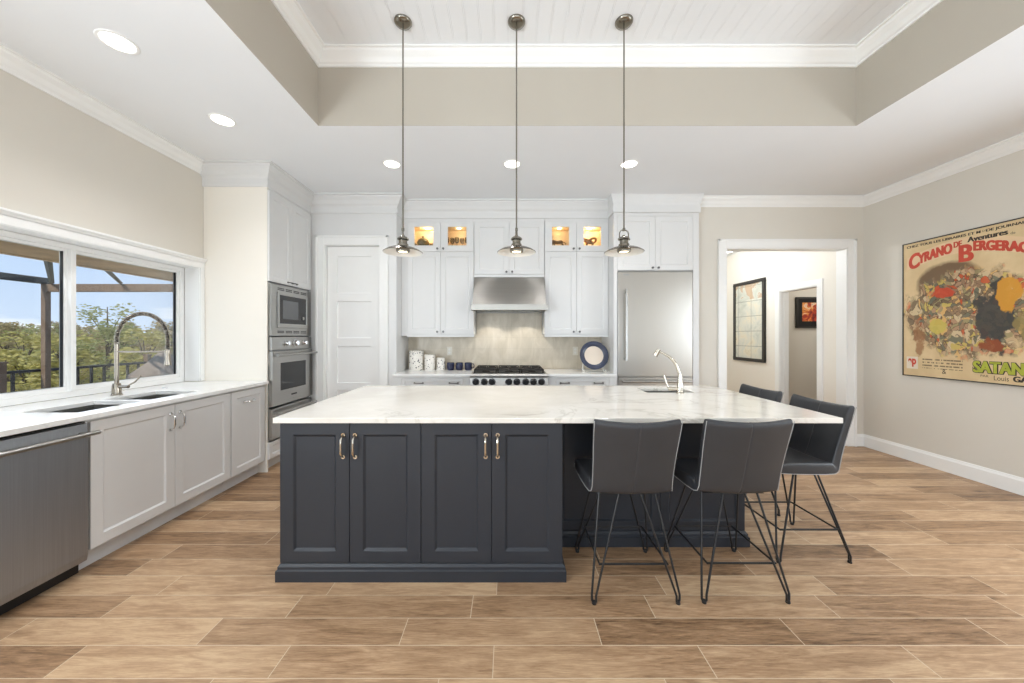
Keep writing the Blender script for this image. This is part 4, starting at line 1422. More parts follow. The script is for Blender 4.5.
for x_ in (-0.30, 0.32):
    bm = B(); lathe(bm, [(0, -0.012), (0.028, -0.010), (0.034, 0.0), (0, 0)], (x_, 4.27, 1.6995), 18)
    obj('lamp_lens', bm, emis('hood_lens', (255, 240, 212), 8.0), c, smooth=True)
    light('hood_lamp', 'SPOT', (x_ * 0.75, 4.50, 1.675), (math.radians(8), 0, 0), 6.5, (1.0, 0.95, 0.87), spot=math.radians(105), blend=0.3, radius=0.03)

# wall cabinets
UF = 4.47
def wall_cab(label, x0, x1, items):
    c = thing('wall_cabinet', label, 'cabinet', (x0, UF, 1.37))
    w = x1 - x0
    h = 2.867 - 1.37
    sh = 2.449 - 1.37
    bm = B()
    t = 0.018
    D = YB - UF - 0.012
    box(bm, 0, t, 0.021, D, 0.02, h); box(bm, w - t, w, 0.021, D, 0.02, h)
    box(bm, t, w - t, 0.021, D, 0.02, 0.04); box(bm, t, w - t, 0.021, D, h - 0.06, h)
    box(bm, t, w - t, 0.021, D, sh - 0.016, sh - 0.001); box(bm, t, w - t, D - 0.008, D, 0.04, h - 0.06)
    box(bm, 0, w, 0.0, 0.021, h - 0.039, h)
    obj('carcass', bm, M['cab'], c, world=False)
    bm = B(); box(bm, 0, w, 0.004, 0.02, -0.012, 0.0198); obj('light_rail', bm, M['cab'], c, world=False)
    # maple lined glass compartment
    bm = B()
    z0, z1 = sh + 0.0, h - 0.062
    zf = sh + 0.078
    y1 = D - 0.009
    box(bm, t + 0.0005, w - t - 0.0005, 0.022, y1, z0, zf)
    box(bm, t + 0.0005, w - t - 0.0005, 0.022, y1, z1 - 0.006, z1)
    box(bm, t + 0.0005, w - t - 0.0005, y1 - 0.006, y1, zf, z1 - 0.006)
    for p in (t + 0.0005, w / 2 - 0.005, w - t - 0.0105): box(bm, p, p + 0.010, 0.022, y1 - 0.006, zf, z1 - 0.006)
    obj('lining', bm, M['maple'], c, world=False)
    m_ = w / 2
    for (a, b_, kx) in ((0.002, m_ - 0.0015, m_ - 0.038), (m_ + 0.0015, w - 0.002, m_ + 0.038)):
        bm = B(); shaker(bm, a, b_, 0.025, sh - 0.002, 0.0, 0.02, stile=0.062, rails=(0.062, 0.062))
        d = obj('door', bm, M['cab'], c, world=False, bevel=0.0015)
        bm = B(); knob(bm, (kx, 0, 0.055)); obj('knob', bm, M['knobm'], d, world=False, smooth=True)
        bm = B(); shaker(bm, a, b_, sh + 0.001, h - 0.041, 0.0, 0.02, stile=0.093, rails=(0.060, 0.078), hole=True)
        d = obj('glass_door', bm, M['cab'], c, world=False, bevel=0.0015)
        bm = B(); box(bm, a + 0.0935, b_ - 0.0935, 0.010, 0.014, sh + 0.0795, h - 0.1015); obj('pane', bm, M['cglass'], d, world=False)
        bm = B(); knob(bm, (kx, 0, sh + 0.035)); obj('knob', bm, M['knobm'], d, world=False, smooth=True)
    return c
wc = wall_cab('white wall cabinet with two lit glass doors, on the pantry side of the hood', -1.290, -0.436, None)
wc2 = wall_cab('white wall cabinet with two lit glass doors, on the refrigerator side of the hood', 0.468, 1.282, None)
for root, x, e_ in ((wc, -1.07, 1.9), (wc, -0.65, 0.55), (wc2, 0.68, 0.6), (wc2, 1.08, 2.2)):
    light('cabinet_puck', 'POINT', (x, 4.64, 2.77), (0, 0, 0), e_, (1.0, 0.84, 0.58), radius=0.02)
    bm = B(); cyl(bm, (x, 4.64, 2.794), (x, 4.64, 2.7985), 0.03, 16); obj('puck_light', bm, M['puck'] if e_ > 1 else M['bulb'], root)
# filler beside the pantry
bm = B(); box(bm, -1.364, -1.292, UF + 0.004, UF + 0.024, 1.372, 2.867)
struct('trim_11', bm, M['cab'])

c = thing('hood_cabinet', 'white two-door wall cabinet directly above the stainless hood', 'cabinet', (-0.433, UF, 2.122))
w = 0.898
bm = B(); t = 0.018; D = YB - UF - 0.012; h = 0.745
box(bm, 0, t, 0.021, D, 0, h); box(bm, w - t, w, 0.021, D, 0, h); box(bm, t, w - t, 0.021, D, 0, t); box(bm, t, w - t, 0.021, D, h - 0.06, h); box(bm, t, w - t, D - 0.01, D, t, h - 0.06)
box(bm, 0, w, 0, 0.021, h - 0.039, h); box(bm, 0, w, 0.0, 0.021, 0.0, 0.034)
obj('carcass', bm, M['cab'], c, world=False)
for (a, b_, kx) in ((0.002, w / 2 - 0.0015, w / 2 - 0.036), (w / 2 + 0.0015, w - 0.002, w / 2 + 0.036)):
    bm = B(); shaker(bm, a, b_, 0.038, h - 0.041, 0.0, 0.02, stile=0.062, rails=(0.062, 0.062))
    d = obj('door', bm, M['cab'], c, world=False, bevel=0.0015)
    bm = B(); knob(bm, (kx, 0, 0.066)); obj('knob', bm, M['knobm'], d, world=False, smooth=True)

# refrigerator and its surround
c = thing('refrigerator', 'tall built-in stainless steel refrigerator with a long vertical handle', 'refrigerator', (1.79, 4.29, 0))
rx0, rx1 = 1.334, 2.243
bm = B(); box(bm, rx0, rx1, 4.29, 4.79, 0.10, 2.158); obj('body', bm, M['steeld'], c)
bm = B(); box(bm, rx0 + 0.02, rx1 - 0.02, 4.33, 4.75, 0.0, 0.099); obj('plinth', bm, M['black'], c)
bm = B(); box(bm, rx0 + 0.002, rx1 - 0.002, 4.245, 4.288, 0.875, 2.145); dr = obj('door', bm, M['steelf'], c, bevel=0.004)
bm = B(); bar(bm, (1.422, 4.245, 1.505), 0.86, 'z', 0.055, 0.014, 0.03); obj('handle', bm, M['steel'], dr, smooth=True)
bm = B(); box(bm, 1.40, 1.47, 4.2435, 4.2455, 2.108, 2.116); obj('badge', bm, M['steeld'], dr)
bm = B(); box(bm, rx0 + 0.002, rx1 - 0.002, 4.245, 4.288, 0.11, 0.868); dr = obj('freezer_drawer', bm, M['steelf'], c, bevel=0.004)
bm = B(); bar(bm, (1.79, 4.245, 0.825), 0.84, 'x', 0.055, 0.014, 0.03); obj('handle', bm, M['steel'], dr, smooth=True)
bm = B(); box(bm, rx0, rx1, 4.268, 4.289, 2.147, 2.158); obj('grille_trim', bm, M['steel'], c)

c = thing('refrigerator_cabinet', 'white cabinet surround with two doors over the stainless refrigerator', 'cabinet', (1.284, FY, 0))
w = 2.32 - 1.284
bm = B(); box(bm, 0.0, 0.046, 0.0, YB - FY - 0.002, 0, 2.867); obj('side_panel', bm, M['cab'], c, world=False, bevel=0.002)
bm = B(); box(bm, w - 0.073, w, 0.0, YB - FY - 0.002, 0, 2.867); obj('side_panel', bm, M['cab'], c, world=False, bevel=0.002)
bm = B(); D = YB - FY - 0.01
box(bm, 0.0465, w - 0.0735, 0.021, D, 2.165, 2.185); box(bm, 0.0465, w - 0.0735, 0.021, D, 2.845, 2.866); box(bm, 0.0465, w - 0.0735, D - 0.01, D, 2.185, 2.845)
box(bm, 0.0465, w - 0.0735, 0.0, 0.021, 2.828, 2.866)
obj('carcass', bm, M['cab'], c, world=False)
m_ = (0.048 + w - 0.075) / 2
for (a, b_, kx) in ((0.048, m_ - 0.0015, m_ - 0.035), (m_ + 0.0015, w - 0.075, m_ + 0.035)):
    bm = B(); shaker(bm, a, b_, 2.170, 2.826, 0.0, 0.02, stile=0.062, rails=(0.062, 0.062))
    d = obj('door', bm, M['cab'], c, world=False, bevel=0.0015)
    bm = B(); knob(bm, (kx, 0, 2.198)); obj('knob', bm, M['knobm'], d, world=False, smooth=True)

# ------------------------------------------------------------------ things on the back counter
ZT = 0.9205
def canister(label, x, r, h):
    c = thing('canister', label, 'canister', (x, 4.64, ZT), 0, 'speckled canisters')
    bm = B(); lathe(bm, [(0, 0), (r * 0.96, 0), (r, 0.006), (r, h * 0.80), (r * 0.97, h * 0.82), (0, h * 0.82)], (0, 0, 0), 28)
    obj('body', bm, M['speck'], c, world=False, smooth=True)
    bm = B(); lathe(bm, [(0, h * 0.822), (r * 1.02, h * 0.822), (r * 1.02, h * 0.93), (r * 0.9, h * 0.97), (r * 0.3, h * 0.985), (0, h)], (0, 0, 0), 28)
    obj('lid', bm, M['speck'], c, world=False, smooth=True)
canister('largest speckled white ceramic canister, beside the pantry corner', -1.215, 0.094, 0.262)
canister('middle-sized speckled white canister between its larger and smaller mates', -1.036, 0.071, 0.212)
canister('smallest speckled white canister, next to the navy mugs', -0.890, 0.055, 0.168)

def mug(label, x, rz):
    c = thing('mug', label, 'mug', (x, 4.63, ZT), rz, 'navy mugs in a row')
    bm = B(); lathe(bm, [(0, 0), (0.040, 0), (0.047, 0.008), (0.049, 0.05), (0.048, 0.098), (0.044, 0.098), (0.044, 0.05), (0.040, 0.014), (0, 0.012)], (0, 0, 0), 24)
    obj('body', bm, M['navyc'], c, world=False, smooth=True)
    bm = B(); tube(bm, [(0.046, 0, 0.078), (0.066, 0, 0.080), (0.076, 0, 0.064), (0.074, 0, 0.040), (0.062, 0, 0.026), (0.046, 0, 0.028)], 0.006, 8)
    obj('handle', bm, M['navyc'], c, world=False, smooth=True)
mug('navy blue mug next to the smallest canister', -0.760, 2.2)
mug('navy blue mug in the middle of the row of three', -0.644, 1.2)
mug('navy blue mug nearest the gas range', -0.525, 0.15)

c = thing('plate_stand', 'small white easel holding up the navy rimmed plate', 'plate stand', (1.075, 4.40, ZT))
bm = B()
for s in (-1, 1):
    tube(bm, [(s * 0.135, -0.075, 0.03), (s * 0.135, -0.062, 0.008), (s * 0.13, 0.03, 0.010), (s * 0.10, 0.095, 0.30)], 0.0075, 8)
    cyl(bm, (s * 0.135, -0.05, 0.0), (s * 0.135, -0.05, 0.016), 0.011, 10)
tube(bm, [(-0.13, 0.03, 0.010), (0.13, 0.03, 0.010)], 0.006, 8)
tube(bm, [(-0.10, 0.095, 0.30), (0.10, 0.095, 0.30)], 0.006, 8)
obj('frame', bm, M['enamel'], c, world=False, smooth=True)
c = thing('charger_plate', 'large round plate with a broad navy rim and cream centre on the back counter', 'plate', (1.075, 4.385, ZT + 0.205))
Mx = Matrix.Rotation(PI / 2 - math.radians(14), 4, 'X')
bm = B(); lathe(bm, [(0.118, 0.006), (0.125, 0.012), (0.174, 0.026), (0.180, 0.024), (0.178, 0.018), (0.125, 0.002), (0.118, 0.0)], (0, 0, 0), 40, Mx)
lathe(bm, [(0.118, 0.006), (0.118, 0.0)], (0, 0, 0), 40, Mx)
obj('rim', bm, M['navyp'], c, world=False, smooth=True)
bm = B(); lathe(bm, [(0, 0.005), (0.119, 0.006), (0.119, 0.0), (0, 0.0)], (0, 0, 0), 40, Mx)
obj('well', bm, M['creamp'], c, world=False, smooth=True)

def outlet(label, x):
    c = thing('wall_outlet', label, 'outlet', (x, YB - 0.0105, 1.165), 0, 'white outlets on the backsplash')
    bm = B(); box(bm, -0.036, 0.036, -0.006, -0.0003, -0.058, 0.058); obj('cover_plate', bm, M['creamo'], c, world=False, bevel=0.003)
    bm = B()
    for z_ in (-0.022, 0.022): cyl(bm, (0, -0.0075, z_), (0, -0.0055, z_), 0.016, 16)
    obj('socket', bm, M['enamel'], c, world=False)
outlet('white wall outlet on the tile above the navy mugs', -0.80)
outlet('white wall outlet on the tile between the range and the plate', 0.92)

# pieces behind the cabinet glass
ZS = 2.449 + 0.0785
c = thing('tureen', 'olive stoneware covered tureen behind the brightest glass door next to the pantry', 'tureen', (-1.115, 4.60, ZS))
bm = B(); lathe(bm, [(0, 0), (0.05, 0), (0.045, 0.01), (0.075, 0.03), (0.08, 0.07), (0.07, 0.075), (0, 0.075)], (0, 0, 0), 20); obj('bowl', bm, M['tureen'], c, world=False, smooth=True)
bm = B(); lathe(bm, [(0.078, 0.0755), (0.06, 0.105), (0.03, 0.125), (0.012, 0.13), (0.018, 0.145), (0.012, 0.155), (0, 0.156)], (0, 0, 0), 20); obj('lid', bm, M['tureen'], c, world=False, smooth=True)
for s, nm in ((-1, 'small olive stoneware cup beside the tureen, towards the pantry'), (1, 'small olive stoneware cup beside the tureen, towards the goblets')):
    bm = B(); lathe(bm, [(0, 0), (0.022, 0), (0.032, 0.02), (0.034, 0.052), (0.030, 0.052), (0.028, 0.02), (0, 0.008)], (-1.115 + s * 0.118, 4.60, ZS), 16)
    tag(obj('cup', bm, M['tureen'], smooth=True), nm, 'cup')
gob = None
for k in range(5):
    x = -0.80 + 0.065 * k
    l = ['glass goblet at the end of the shelf row nearest the tureen', 'second glass goblet along from the tureen', 'glass goblet at the middle of the shelf row', 'fourth glass goblet along from the tureen', 'glass goblet at the end of the shelf row nearest the hood'][k]
    if gob is None:
        gob = thing('goblet', l, 'goblet', (x, 4.60, ZS), 0, 'goblets behind the cabinet glass')
        bm = B(); lathe(bm, [(0.0, 0.0), (0.026, 0.0), (0.026, 0.003), (0.004, 0.008), (0.004, 0.055), (0, 0.056)], (0, 0, 0), 14); obj('stem', bm, M['tureen'], gob, world=False, smooth=True)
        bm = B(); lathe(bm, [(0.0, 0.056), (0.022, 0.068), (0.030, 0.095), (0.026, 0.135), (0.024, 0.135), (0.028, 0.095), (0.020, 0.071), (0, 0.060)], (0, 0, 0), 14); obj('bowl', bm, M['stem'], gob, world=False, smooth=True)
    else: dup(gob, (x, 4.60 + 0.03 * (k % 2), ZS), 0, l)

# small four-legged bronze figure
bm = B()
x0, y0 = 0.645, 4.60
tube(bm, [(x0 - 0.075, y0, ZS + 0.076), (x0 - 0.05, y0, ZS + 0.078), (x0, y0, ZS + 0.072), (x0 + 0.055, y0, ZS + 0.078), (x0 + 0.075, y0, ZS + 0.075)], 0.02, 10, radii=[0.016, 0.025, 0.022, 0.024, 0.010])
tube(bm, [(x0 - 0.065, y0, ZS + 0.08), (x0 - 0.09, y0, ZS + 0.115), (x0 - 0.10, y0, ZS + 0.135)], 0.012, 8, radii=[0.017, 0.012, 0.011])
tube(bm, [(x0 - 0.096, y0, ZS + 0.136), (x0 - 0.135, y0, ZS + 0.120)], 0.01, 8, radii=[0.014, 0.008])
for s in (-1, 1): cyl(bm, (x0 - 0.095, y0 + s * 0.006, ZS + 0.142), (x0 - 0.090, y0 + s * 0.008, ZS + 0.162), 0.005, 6, r2=0.002)
tube(bm, [(x0 + 0.072, y0, ZS + 0.078), (x0 + 0.10, y0, ZS + 0.07), (x0 + 0.115, y0, ZS + 0.045)], 0.005, 6)
for (dx, s, b_) in ((-0.055, -1, -0.012), (-0.045, 1, 0.012), (0.055, -1, 0.01), (0.065, 1, 0.02)):
    tube(bm, [(x0 + dx, y0 + s * 0.012, ZS + 0.072), (x0 + dx + b_, y0 + s * 0.014, ZS + 0.038), (x0 + dx, y0 + s * 0.014, ZS + 0.002)], 0.007, 8, radii=[0.012, 0.007, 0.006])
tag(obj('animal_figurine', bm, M['bronze'], smooth=True), 'little bronze four-legged animal figurine behind the glass next to the hood', 'figurine')
# rope knot ornament
bm = B()
x0, y0 = 1.075, 4.60
pts = []
for k in range(80):
    a = 2 * PI * k / 80
    pts.append((x0 + 0.045 * (math.sin(a) + 1.6 * math.sin(2 * a)) * 0.8, y0 + 0.03 * math.sin(3 * a), ZS + 0.075 + 0.045 * (math.cos(a) - 1.6 * math.cos(2 * a)) * 0.55))
zmin = min(p[2] for p in pts) - 0.0145
pts = [(p[0], p[1], p[2] - zmin + ZS) for p in pts]
tube(bm, pts, 0.014, 8, closed=True)
tag(obj('rope_knot_ornament', bm, M['drift'], smooth=True), 'tan knotted ornament behind the brightest glass door next to the refrigerator', 'ornament')

# ------------------------------------------------------------------ pendants and recessed lights
def make_pendant(label, loc, rz):
    c = thing('pendant_light', label, 'pendant light', loc, rz, 'nickel pendants over the island')
    zb = 1.985 - loc[2]
    bm = B(); lathe(bm, [(0, -0.026), (0.03, -0.026), (0.055, -0.018), (0.064, -0.006), (0.064, 0.0), (0, 0)], (0, 0, 0), 24); obj('canopy', bm, M['pend'], c, world=False, smooth=True)
    bm = B(); cyl(bm, (0, 0, -0.024), (0, 0, zb + 0.165), 0.0055, 10); obj('rod', bm, M['pend'], c, world=False, smooth=True)
    bm = B()
    lathe(bm, [(0, 0.118), (0.012, 0.118), (0.013, 0.108), (0.028, 0.106), (0.040, 0.096), (0.042, 0.086), (0.030, 0.080), (0.030, 0.058), (0.037, 0.054), (0.042, 0.030), (0.030, 0.026), (0, 0.026)], (0, 0, zb), 20)
    obj('socket', bm, M['pend'], c, world=False, smooth=True)
    bm = B()
    tube(bm, [(-0.034, 0, zb + 0.088)] + [Vector((0.034 * math.cos(a), 0, zb + 0.125 + 0.034 * math.sin(a))) for a in [PI - PI * i / 12 for i in range(13)]] + [(0.034, 0, zb + 0.088)], 0.0048, 8)
    for s in (-1, 1): cyl(bm, (s * 0.030, 0, zb + 0.09), (s * 0.044, 0, zb + 0.09), 0.007, 8)
    cyl(bm, (0, 0, zb + 0.150), (0, 0, zb + 0.170), 0.010, 10)
    obj('yoke', bm, M['pend'], c, world=False, smooth=True)
    bm = B()
    out = [(0.028, 0.030), (0.056, 0.031), (0.088, 0.024), (0.116, 0.012), (0.137, -0.004), (0.141, -0.005)]
    inn = [(0.139, -0.008), (0.133, -0.004), (0.113, 0.008), (0.086, 0.020), (0.056, 0.027), (0.028, 0.026)]
    lathe(bm, out + [inn[0]], (0, 0, zb), 40, None, 0)
    lathe(bm, inn, (0, 0, zb), 40, None, 1)
    obj('shade', bm, [M['pend'], M['enamel']], c, world=False, smooth=True)
    bm = B(); lathe(bm, [(0.036, -0.004), (0.046, -0.003), (0.050, 0.008), (0.046, 0.0265), (0.036, 0.0265), (0.036, -0.004)], (0, 0, zb), 24); obj('lamp_ring', bm, M['pend'], c, world=False, smooth=True)
    bm = B(); lathe(bm, [(0, -0.003), (0.030, -0.001), (0.0355, 0.004), (0.0355, 0.0255), (0, 0.0255)], (0, 0, zb), 20); obj('bulb', bm, M['bulb'], c, world=False, smooth=True)
    return c
pd = make_pendant('nickel saucer pendant over the end of the island nearest the ovens', (-0.765, 2.55, TZ), PI / 2 + 0.25)
dup(pd, (0.062, 2.55, TZ), PI / 2 - 0.15, 'nickel saucer pendant hanging in line with the range hood, middle of three')
dup(pd, (0.845, 2.55, TZ), 0.1, 'nickel saucer pendant over the prep sink end of the island, its yoke ring open')
for x in (-0.765, 0.062, 0.845):
    light('pendant_lamp', 'SPOT', (x, 2.55, 1.945), (0, 0, 0), 8, (1.0, 0.98, 0.97), spot=math.radians(140), blend=0.6, radius=0.04)

def make_can(label, loc):
    c = thing('recessed_light', label, 'recessed light', loc, 0, 'recessed ceiling lights')
    bm = B(); lathe(bm, [(0.072, -0.002), (0.076, -0.006), (0.088, -0.005), (0.092, -0.0005), (0.072, -0.0005), (0.072, -0.002)], (0, 0, 0), 32); obj('trim_ring', bm, M['white'], c, world=False, smooth=True)
    bm = B(); lathe(bm, [(0, -0.003), (0.0715, -0.003), (0.0715, -0.0008), (0, -0.0008)], (0, 0, 0), 32); obj('lens', bm, M['lamp'], c, world=False)
    return c
cans = [((-2.27, 2.036), 'recessed ceiling light above the dishwasher side of the window, nearest the camera'), ((-2.26, 2.77), 'recessed ceiling light above the far window pane, in front of the oven tower'),
        ((-1.153, 3.48), 'recessed ceiling light in front of the pantry door'), ((0.04, 3.48), 'recessed ceiling light in front of the range hood'), ((1.205, 3.48), 'recessed ceiling light in front of the refrigerator')]
c0 = None
for (x, y), l in cans:
    if c0 is None: c0 = make_can(l, (x, y, CZ))
    else: dup(c0, (x, y, CZ), 0, l)
    light('recessed_and_fill_lamp', 'SPOT', (x, y, CZ - 0.02), (0, 0, 0), 28, (0.99, 0.98, 1.0), spot=math.radians(125), blend=0.8, radius=0.07)
dup(c0, (4.0, 6.37, 2.9), 0, 'recessed ceiling light in the hall beyond the doorway')
for (x, y) in ((-2.26, 0.6), (3.65, 1.6), (3.65, 0.2), (3.65, -1.2), (-2.26, -0.9), (0.6, -2.3)):  # unseen lamps without fixtures, added as fill, mainly for the right wall
    light('recessed_and_fill_lamp', 'SPOT', (x, y, CZ - 0.02), (0, 0, 0), 75, (0.94, 0.96, 1.0), spot=math.radians(135), blend=0.8, radius=0.07)
light('hall_lamp', 'POINT', (3.2, 5.7, 2.6), (0, 0, 0), 38, (0.90, 0.955, 1.0), radius=0.10)
light('side_room_lamp', 'POINT', (5.5, 5.0, 2.5), (0, 0, 0), 16, (1.0, 0.97, 0.92), radius=0.15)

# ------------------------------------------------------------------ poster on the right wall
PYL, PW, PZ0, PH = 3.905, 1.10, 0.943, 1.437
px = XR - 0.0005
pc = thing('poster', 'large framed vintage advertising poster with red arched title on the right wall', 'poster', (px, PYL, PZ0))
bm = B(); box(bm, px - 0.014, px, PYL - PW, PYL, PZ0, PZ0 + PH)
obj('print', bm, poster_material(PYL, PW, PZ0, PH), pc, bevel=0.0)
bm = B(); e = 0.010
for (a, b_, p, q) in ((PYL - PW - e, PYL + e, PZ0 - e, PZ0), (PYL - PW - e, PYL + e, PZ0 + PH, PZ0 + PH + e), (PYL, PYL + e, PZ0, PZ0 + PH), (PYL - PW - e, PYL - PW, PZ0, PZ0 + PH)):
    box(bm, px - 0.019, px, a, b_, p, q)
obj('edge_frame', bm, M['frameb'], pc)
def on_poster(me, M0, u, z, mats, rot=0.0, lift=0.0, fn=None, bold=0.0):
    """lay a flat lettering mesh on the poster: x-right becomes -y, y-up becomes z"""
    ca, sa = math.cos(rot), math.sin(rot)
    for v in me.vertices:
        x, y = v.co.x, v.co.y
        if fn: x, y = fn(x, y)
        X, Y = x * ca - y * sa, x * sa + y * ca
        v.co = Vector((-0.0148 - lift, -(u + X), z - PZ0 + Y))
    if bold:
        b2 = bmesh.new(); b2.from_mesh(me)
        g = bmesh.ops.duplicate(b2, geom=b2.verts[:] + b2.edges[:] + b2.faces[:])
        bmesh.ops.translate(b2, verts=[v for v in g['geom'] if isinstance(v, bmesh.types.BMVert)], vec=(-0.0001, -bold, 0))
        b2.to_mesh(me); b2.free()
    me.materials.append(mats)
    o = link(bpy.data.objects.new('lettering', me), pc)
    return o
I4 = Matrix.Identity(4)
def put(text, u, z, w_, h_, m_, rot=0.0, lift=0.0, fn=None, bold=0.0, **k):
    me, _ = lettering(text, h_, w_, I4, None, None, **k)
    return on_poster(me, I4, u, z, m_, rot, lift, fn, bold)
put('CHEZ TOUS LES LIBRAIRES ET M   DE JOURNAUX', 0.03, 2.325, 0.93, 0.032, M['txt_dark'], offset=0.015, bold=0.003)
put('DS', 0.648, 2.338, 0.028, 0.017, M['txt_dark'])
put('Aventures', 0.54, 2.268, 0.27, 0.050, M['txt_dark'], offset=0.015, bold=0.006)
put('de', 0.83, 2.262, 0.03, 0.022, M['txt_dark'])
# red title on a pale arched band
def arch(h0, curve):
    return lambda x, y: (x, y + h0 * 0 + curve(x))
bm = B()
top, bot = [], []
N = 40
def band(u): return 2.115 + 0.10 * math.sin(min(1.0, max(0, u / 0.5)) * PI / 2) - 0.14 * max(0.0, (u - 0.5) / 0.5) ** 1.6
for i in range(N + 1):
    u = 0.035 + (0.945 - 0.035) * i / N
    z_ = band(u)
    bot.append((px - 0.0145, PYL - u, z_ - 0.032)); top.append((px - 0.0145, PYL - u, z_ + 0.105))
for i in range(N): quad(bm, (bot[i], bot[i + 1], top[i + 1], top[i]))
obj('title_band', bm, M['txt_cream'], pc)
def along(u0): return lambda x, y: (x, y + band(u0 + x) - band(u0))
put('C', 0.05, band(0.05) - 0.045, 0.095, 0.165, M['txt_red'], lift=0.0004, fn=along(0.05), offset=0.03, bold=0.009)
put('YRANO', 0.135, band(0.135) - 0.018, 0.285, 0.105, M['txt_red'], lift=0.0006, fn=along(0.135), offset=0.03, bold=0.009)
put('DE', 0.437, band(0.437) + 0.028, 0.06, 0.058, M['txt_red'], lift=0.0006, fn=along(0.437), offset=0.02, bold=0.006)
put('B', 0.475, band(0.475) - 0.125, 0.105, 0.165, M['txt_red'], lift=0.0004, fn=along(0.475), offset=0.03, bold=0.009)
put('ERGERAC', 0.583, band(0.583) - 0.03, 0.35, 0.094, M['txt_red'], lift=0.0006, fn=along(0.583), offset=0.03, bold=0.009)
put('SATAN', 0.578, 1.022, 0.335, 0.118, M['txt_dark'], lift=0.0002, offset=0.06, bold=0.012)
put('SATAN', 0.582, 1.028, 0.325, 0.108, M['txt_green'], lift=0.0008, offset=0.02, bold=0.009)
put('PAR', 0.635, 0.990, 0.055, 0.020, M['txt_dark'])
put('Louis', 0.725, 0.968, 0.095, 0.042, M['txt_dark'])
put('GALLET', 0.845, 0.968, 0.215, 0.050, M['txt_dark'], offset=0.02, bold=0.006)
put('&', 0.345, 0.985, 0.035, 0.045, M['txt_dark'])
bm = B(); quad(bm, [(px - 0.0145, PYL - a, b_) for a, b_ in ((0.03, 1.015), (0.135, 1.015), (0.135, 1.145), (0.03, 1.145))])
obj('mark_panel', bm, mat('print_pale', (226, 214, 196), 0.7), pc)
put('ap', 0.045, 1.035, 0.075, 0.09, M['txt_red'], lift=0.0006, offset=0.05)

# picture in the hall (wall facing -x)
c = thing('framed_map', 'tall black framed map print in panels on the hall wall', 'picture', (hx - 0.001, 5.72, 0.93))
y0, y1, z0, z1 = 5.72, 6.51, 0.93, 2.33
bm = B(); f = 0.055
for (a, b_, p, q) in ((y0, y1, z0, z0 + f), (y0, y1, z1 - f, z1), (y0, y0 + f, z0 + f, z1 - f), (y1 - f, y1, z0 + f, z1 - f)): box(bm, hx - 0.035, hx - 0.001, a, b_, p, q)
obj('frame', bm, M['frameb'], c, bevel=0.004)
bm = B(); box(bm, hx - 0.018, hx - 0.002, y0 + f, y1 - f, z0 + f, z1 - f); obj('print', bm, M['map'], c)

c = thing('framed_picture', 'black framed colourful abstract print seen through the side door off the hall', 'picture', (4.88, 5.949, 1.50))
x0, x1, z0, z1 = 4.88, 5.54, 1.505, 2.03
bm = B(); f = 0.03
for (a, b_, p, q) in ((x0, x1, z0, z0 + f), (x0, x1, z1 - f, z1), (x0, x0 + f, z0 + f, z1 - f), (x1 - f, x1, z0 + f, z1 - f)): box(bm, a, b_, 5.915, 5.949, p, q)
obj('frame', bm, M['frameb'], c, bevel=0.003)
bm = B(); box(bm, x0 + f, x1 - f, 5.930, 5.948, z0 + f, z1 - f); obj('mat_board', bm, M['matb'], c)
bm = B(); box(bm, x0 + 0.105, x1 - 0.105, 5.927, 5.9295, z0 + 0.115, z1 - 0.095); obj('print', bm, M['abstract'], c)

# ------------------------------------------------------------------ outside the window
bm = B(); box(bm, -4.15, -3.301, -2.0, 5.2, 2.06, 2.26); box(bm, -4.20, -4.15, -2.0, 5.2, 2.05, 2.30)
struct('roof_eave', bm, M['eave'])
bm = B(); box(bm, -8.2, -3.302, -2.0, 9.0, -0.25, -0.12)
struct('deck_outside', bm, M['deck'])
bm = B()
N = 24
for i in range(N):
    for j in range(N):
        def P(a, b_): return (-60 + 56 * a / N, -10 + 70 * b_ / N, -3.0 + 0.25 * math.sin(a * 1.3) * math.cos(b_ * 0.9))
        quad(bm, (P(i, j), P(i + 1, j), P(i + 1, j + 1), P(i, j + 1)))
struct('ground_outside', bm, M['terrain'])

c = thing('pergola', 'dark timber lanai frame with a corner post outside the window', 'pergola', (-7.42, 5.62, -0.12))
bm = B(); box(bm, -7.455, -7.385, 5.585, 5.655, -0.119, 2.20); obj('post', bm, M['pergola'], c)
bm = B(); box(bm, -7.46, -7.38, -2.0, 5.66, 2.201, 2.30); obj('beam', bm, M['beam'], c)
bm = B(); box(bm, -7.384, -4.25, 5.58, 5.66, 2.08, 2.20); obj('beam', bm, M['pergola'], c)
for (a, b_) in (((-4.2, 3.19, 2.10), (-7.30, 5.60, 2.22)), ((-4.2, 3.62, 2.10), (-6.20, 5.60, 2.22))):
    bm = B(); tube(bm, [a, b_], 0.028, 4); obj('rafter', bm, M['beam'], c)

c = thing('deck_railing', 'black balcony railing with slim balusters and square posts outside the window', 'railing', (-7.5, 6.0, -0.12))
bm = B(); box(bm, -7.53, -7.47, 1.0, 8.6, 0.80, 0.84); obj('top_rail', bm, M['rail'], c)
bm = B(); box(bm, -7.52, -7.48, 1.0, 8.6, -0.04, 0.0); obj('bottom_rail', bm, M['rail'], c)
y = 1.1
while y < 8.55:
    if not (5.5 < y < 5.8):
        bm = B(); box(bm, -7.515, -7.485, y - 0.015, y + 0.015, 0.0, 0.80); obj('baluster', bm, M['rail'], c)
    y += 0.20
for y in (5.17, 7.28):
    bm = B(); box(bm, -7.54, -7.46, y - 0.04, y + 0.04, -0.119, 0.96); box(bm, -7.55, -7.45, y - 0.05, y + 0.05, 0.96, 0.985); obj('post', bm, M['pergola'], c)

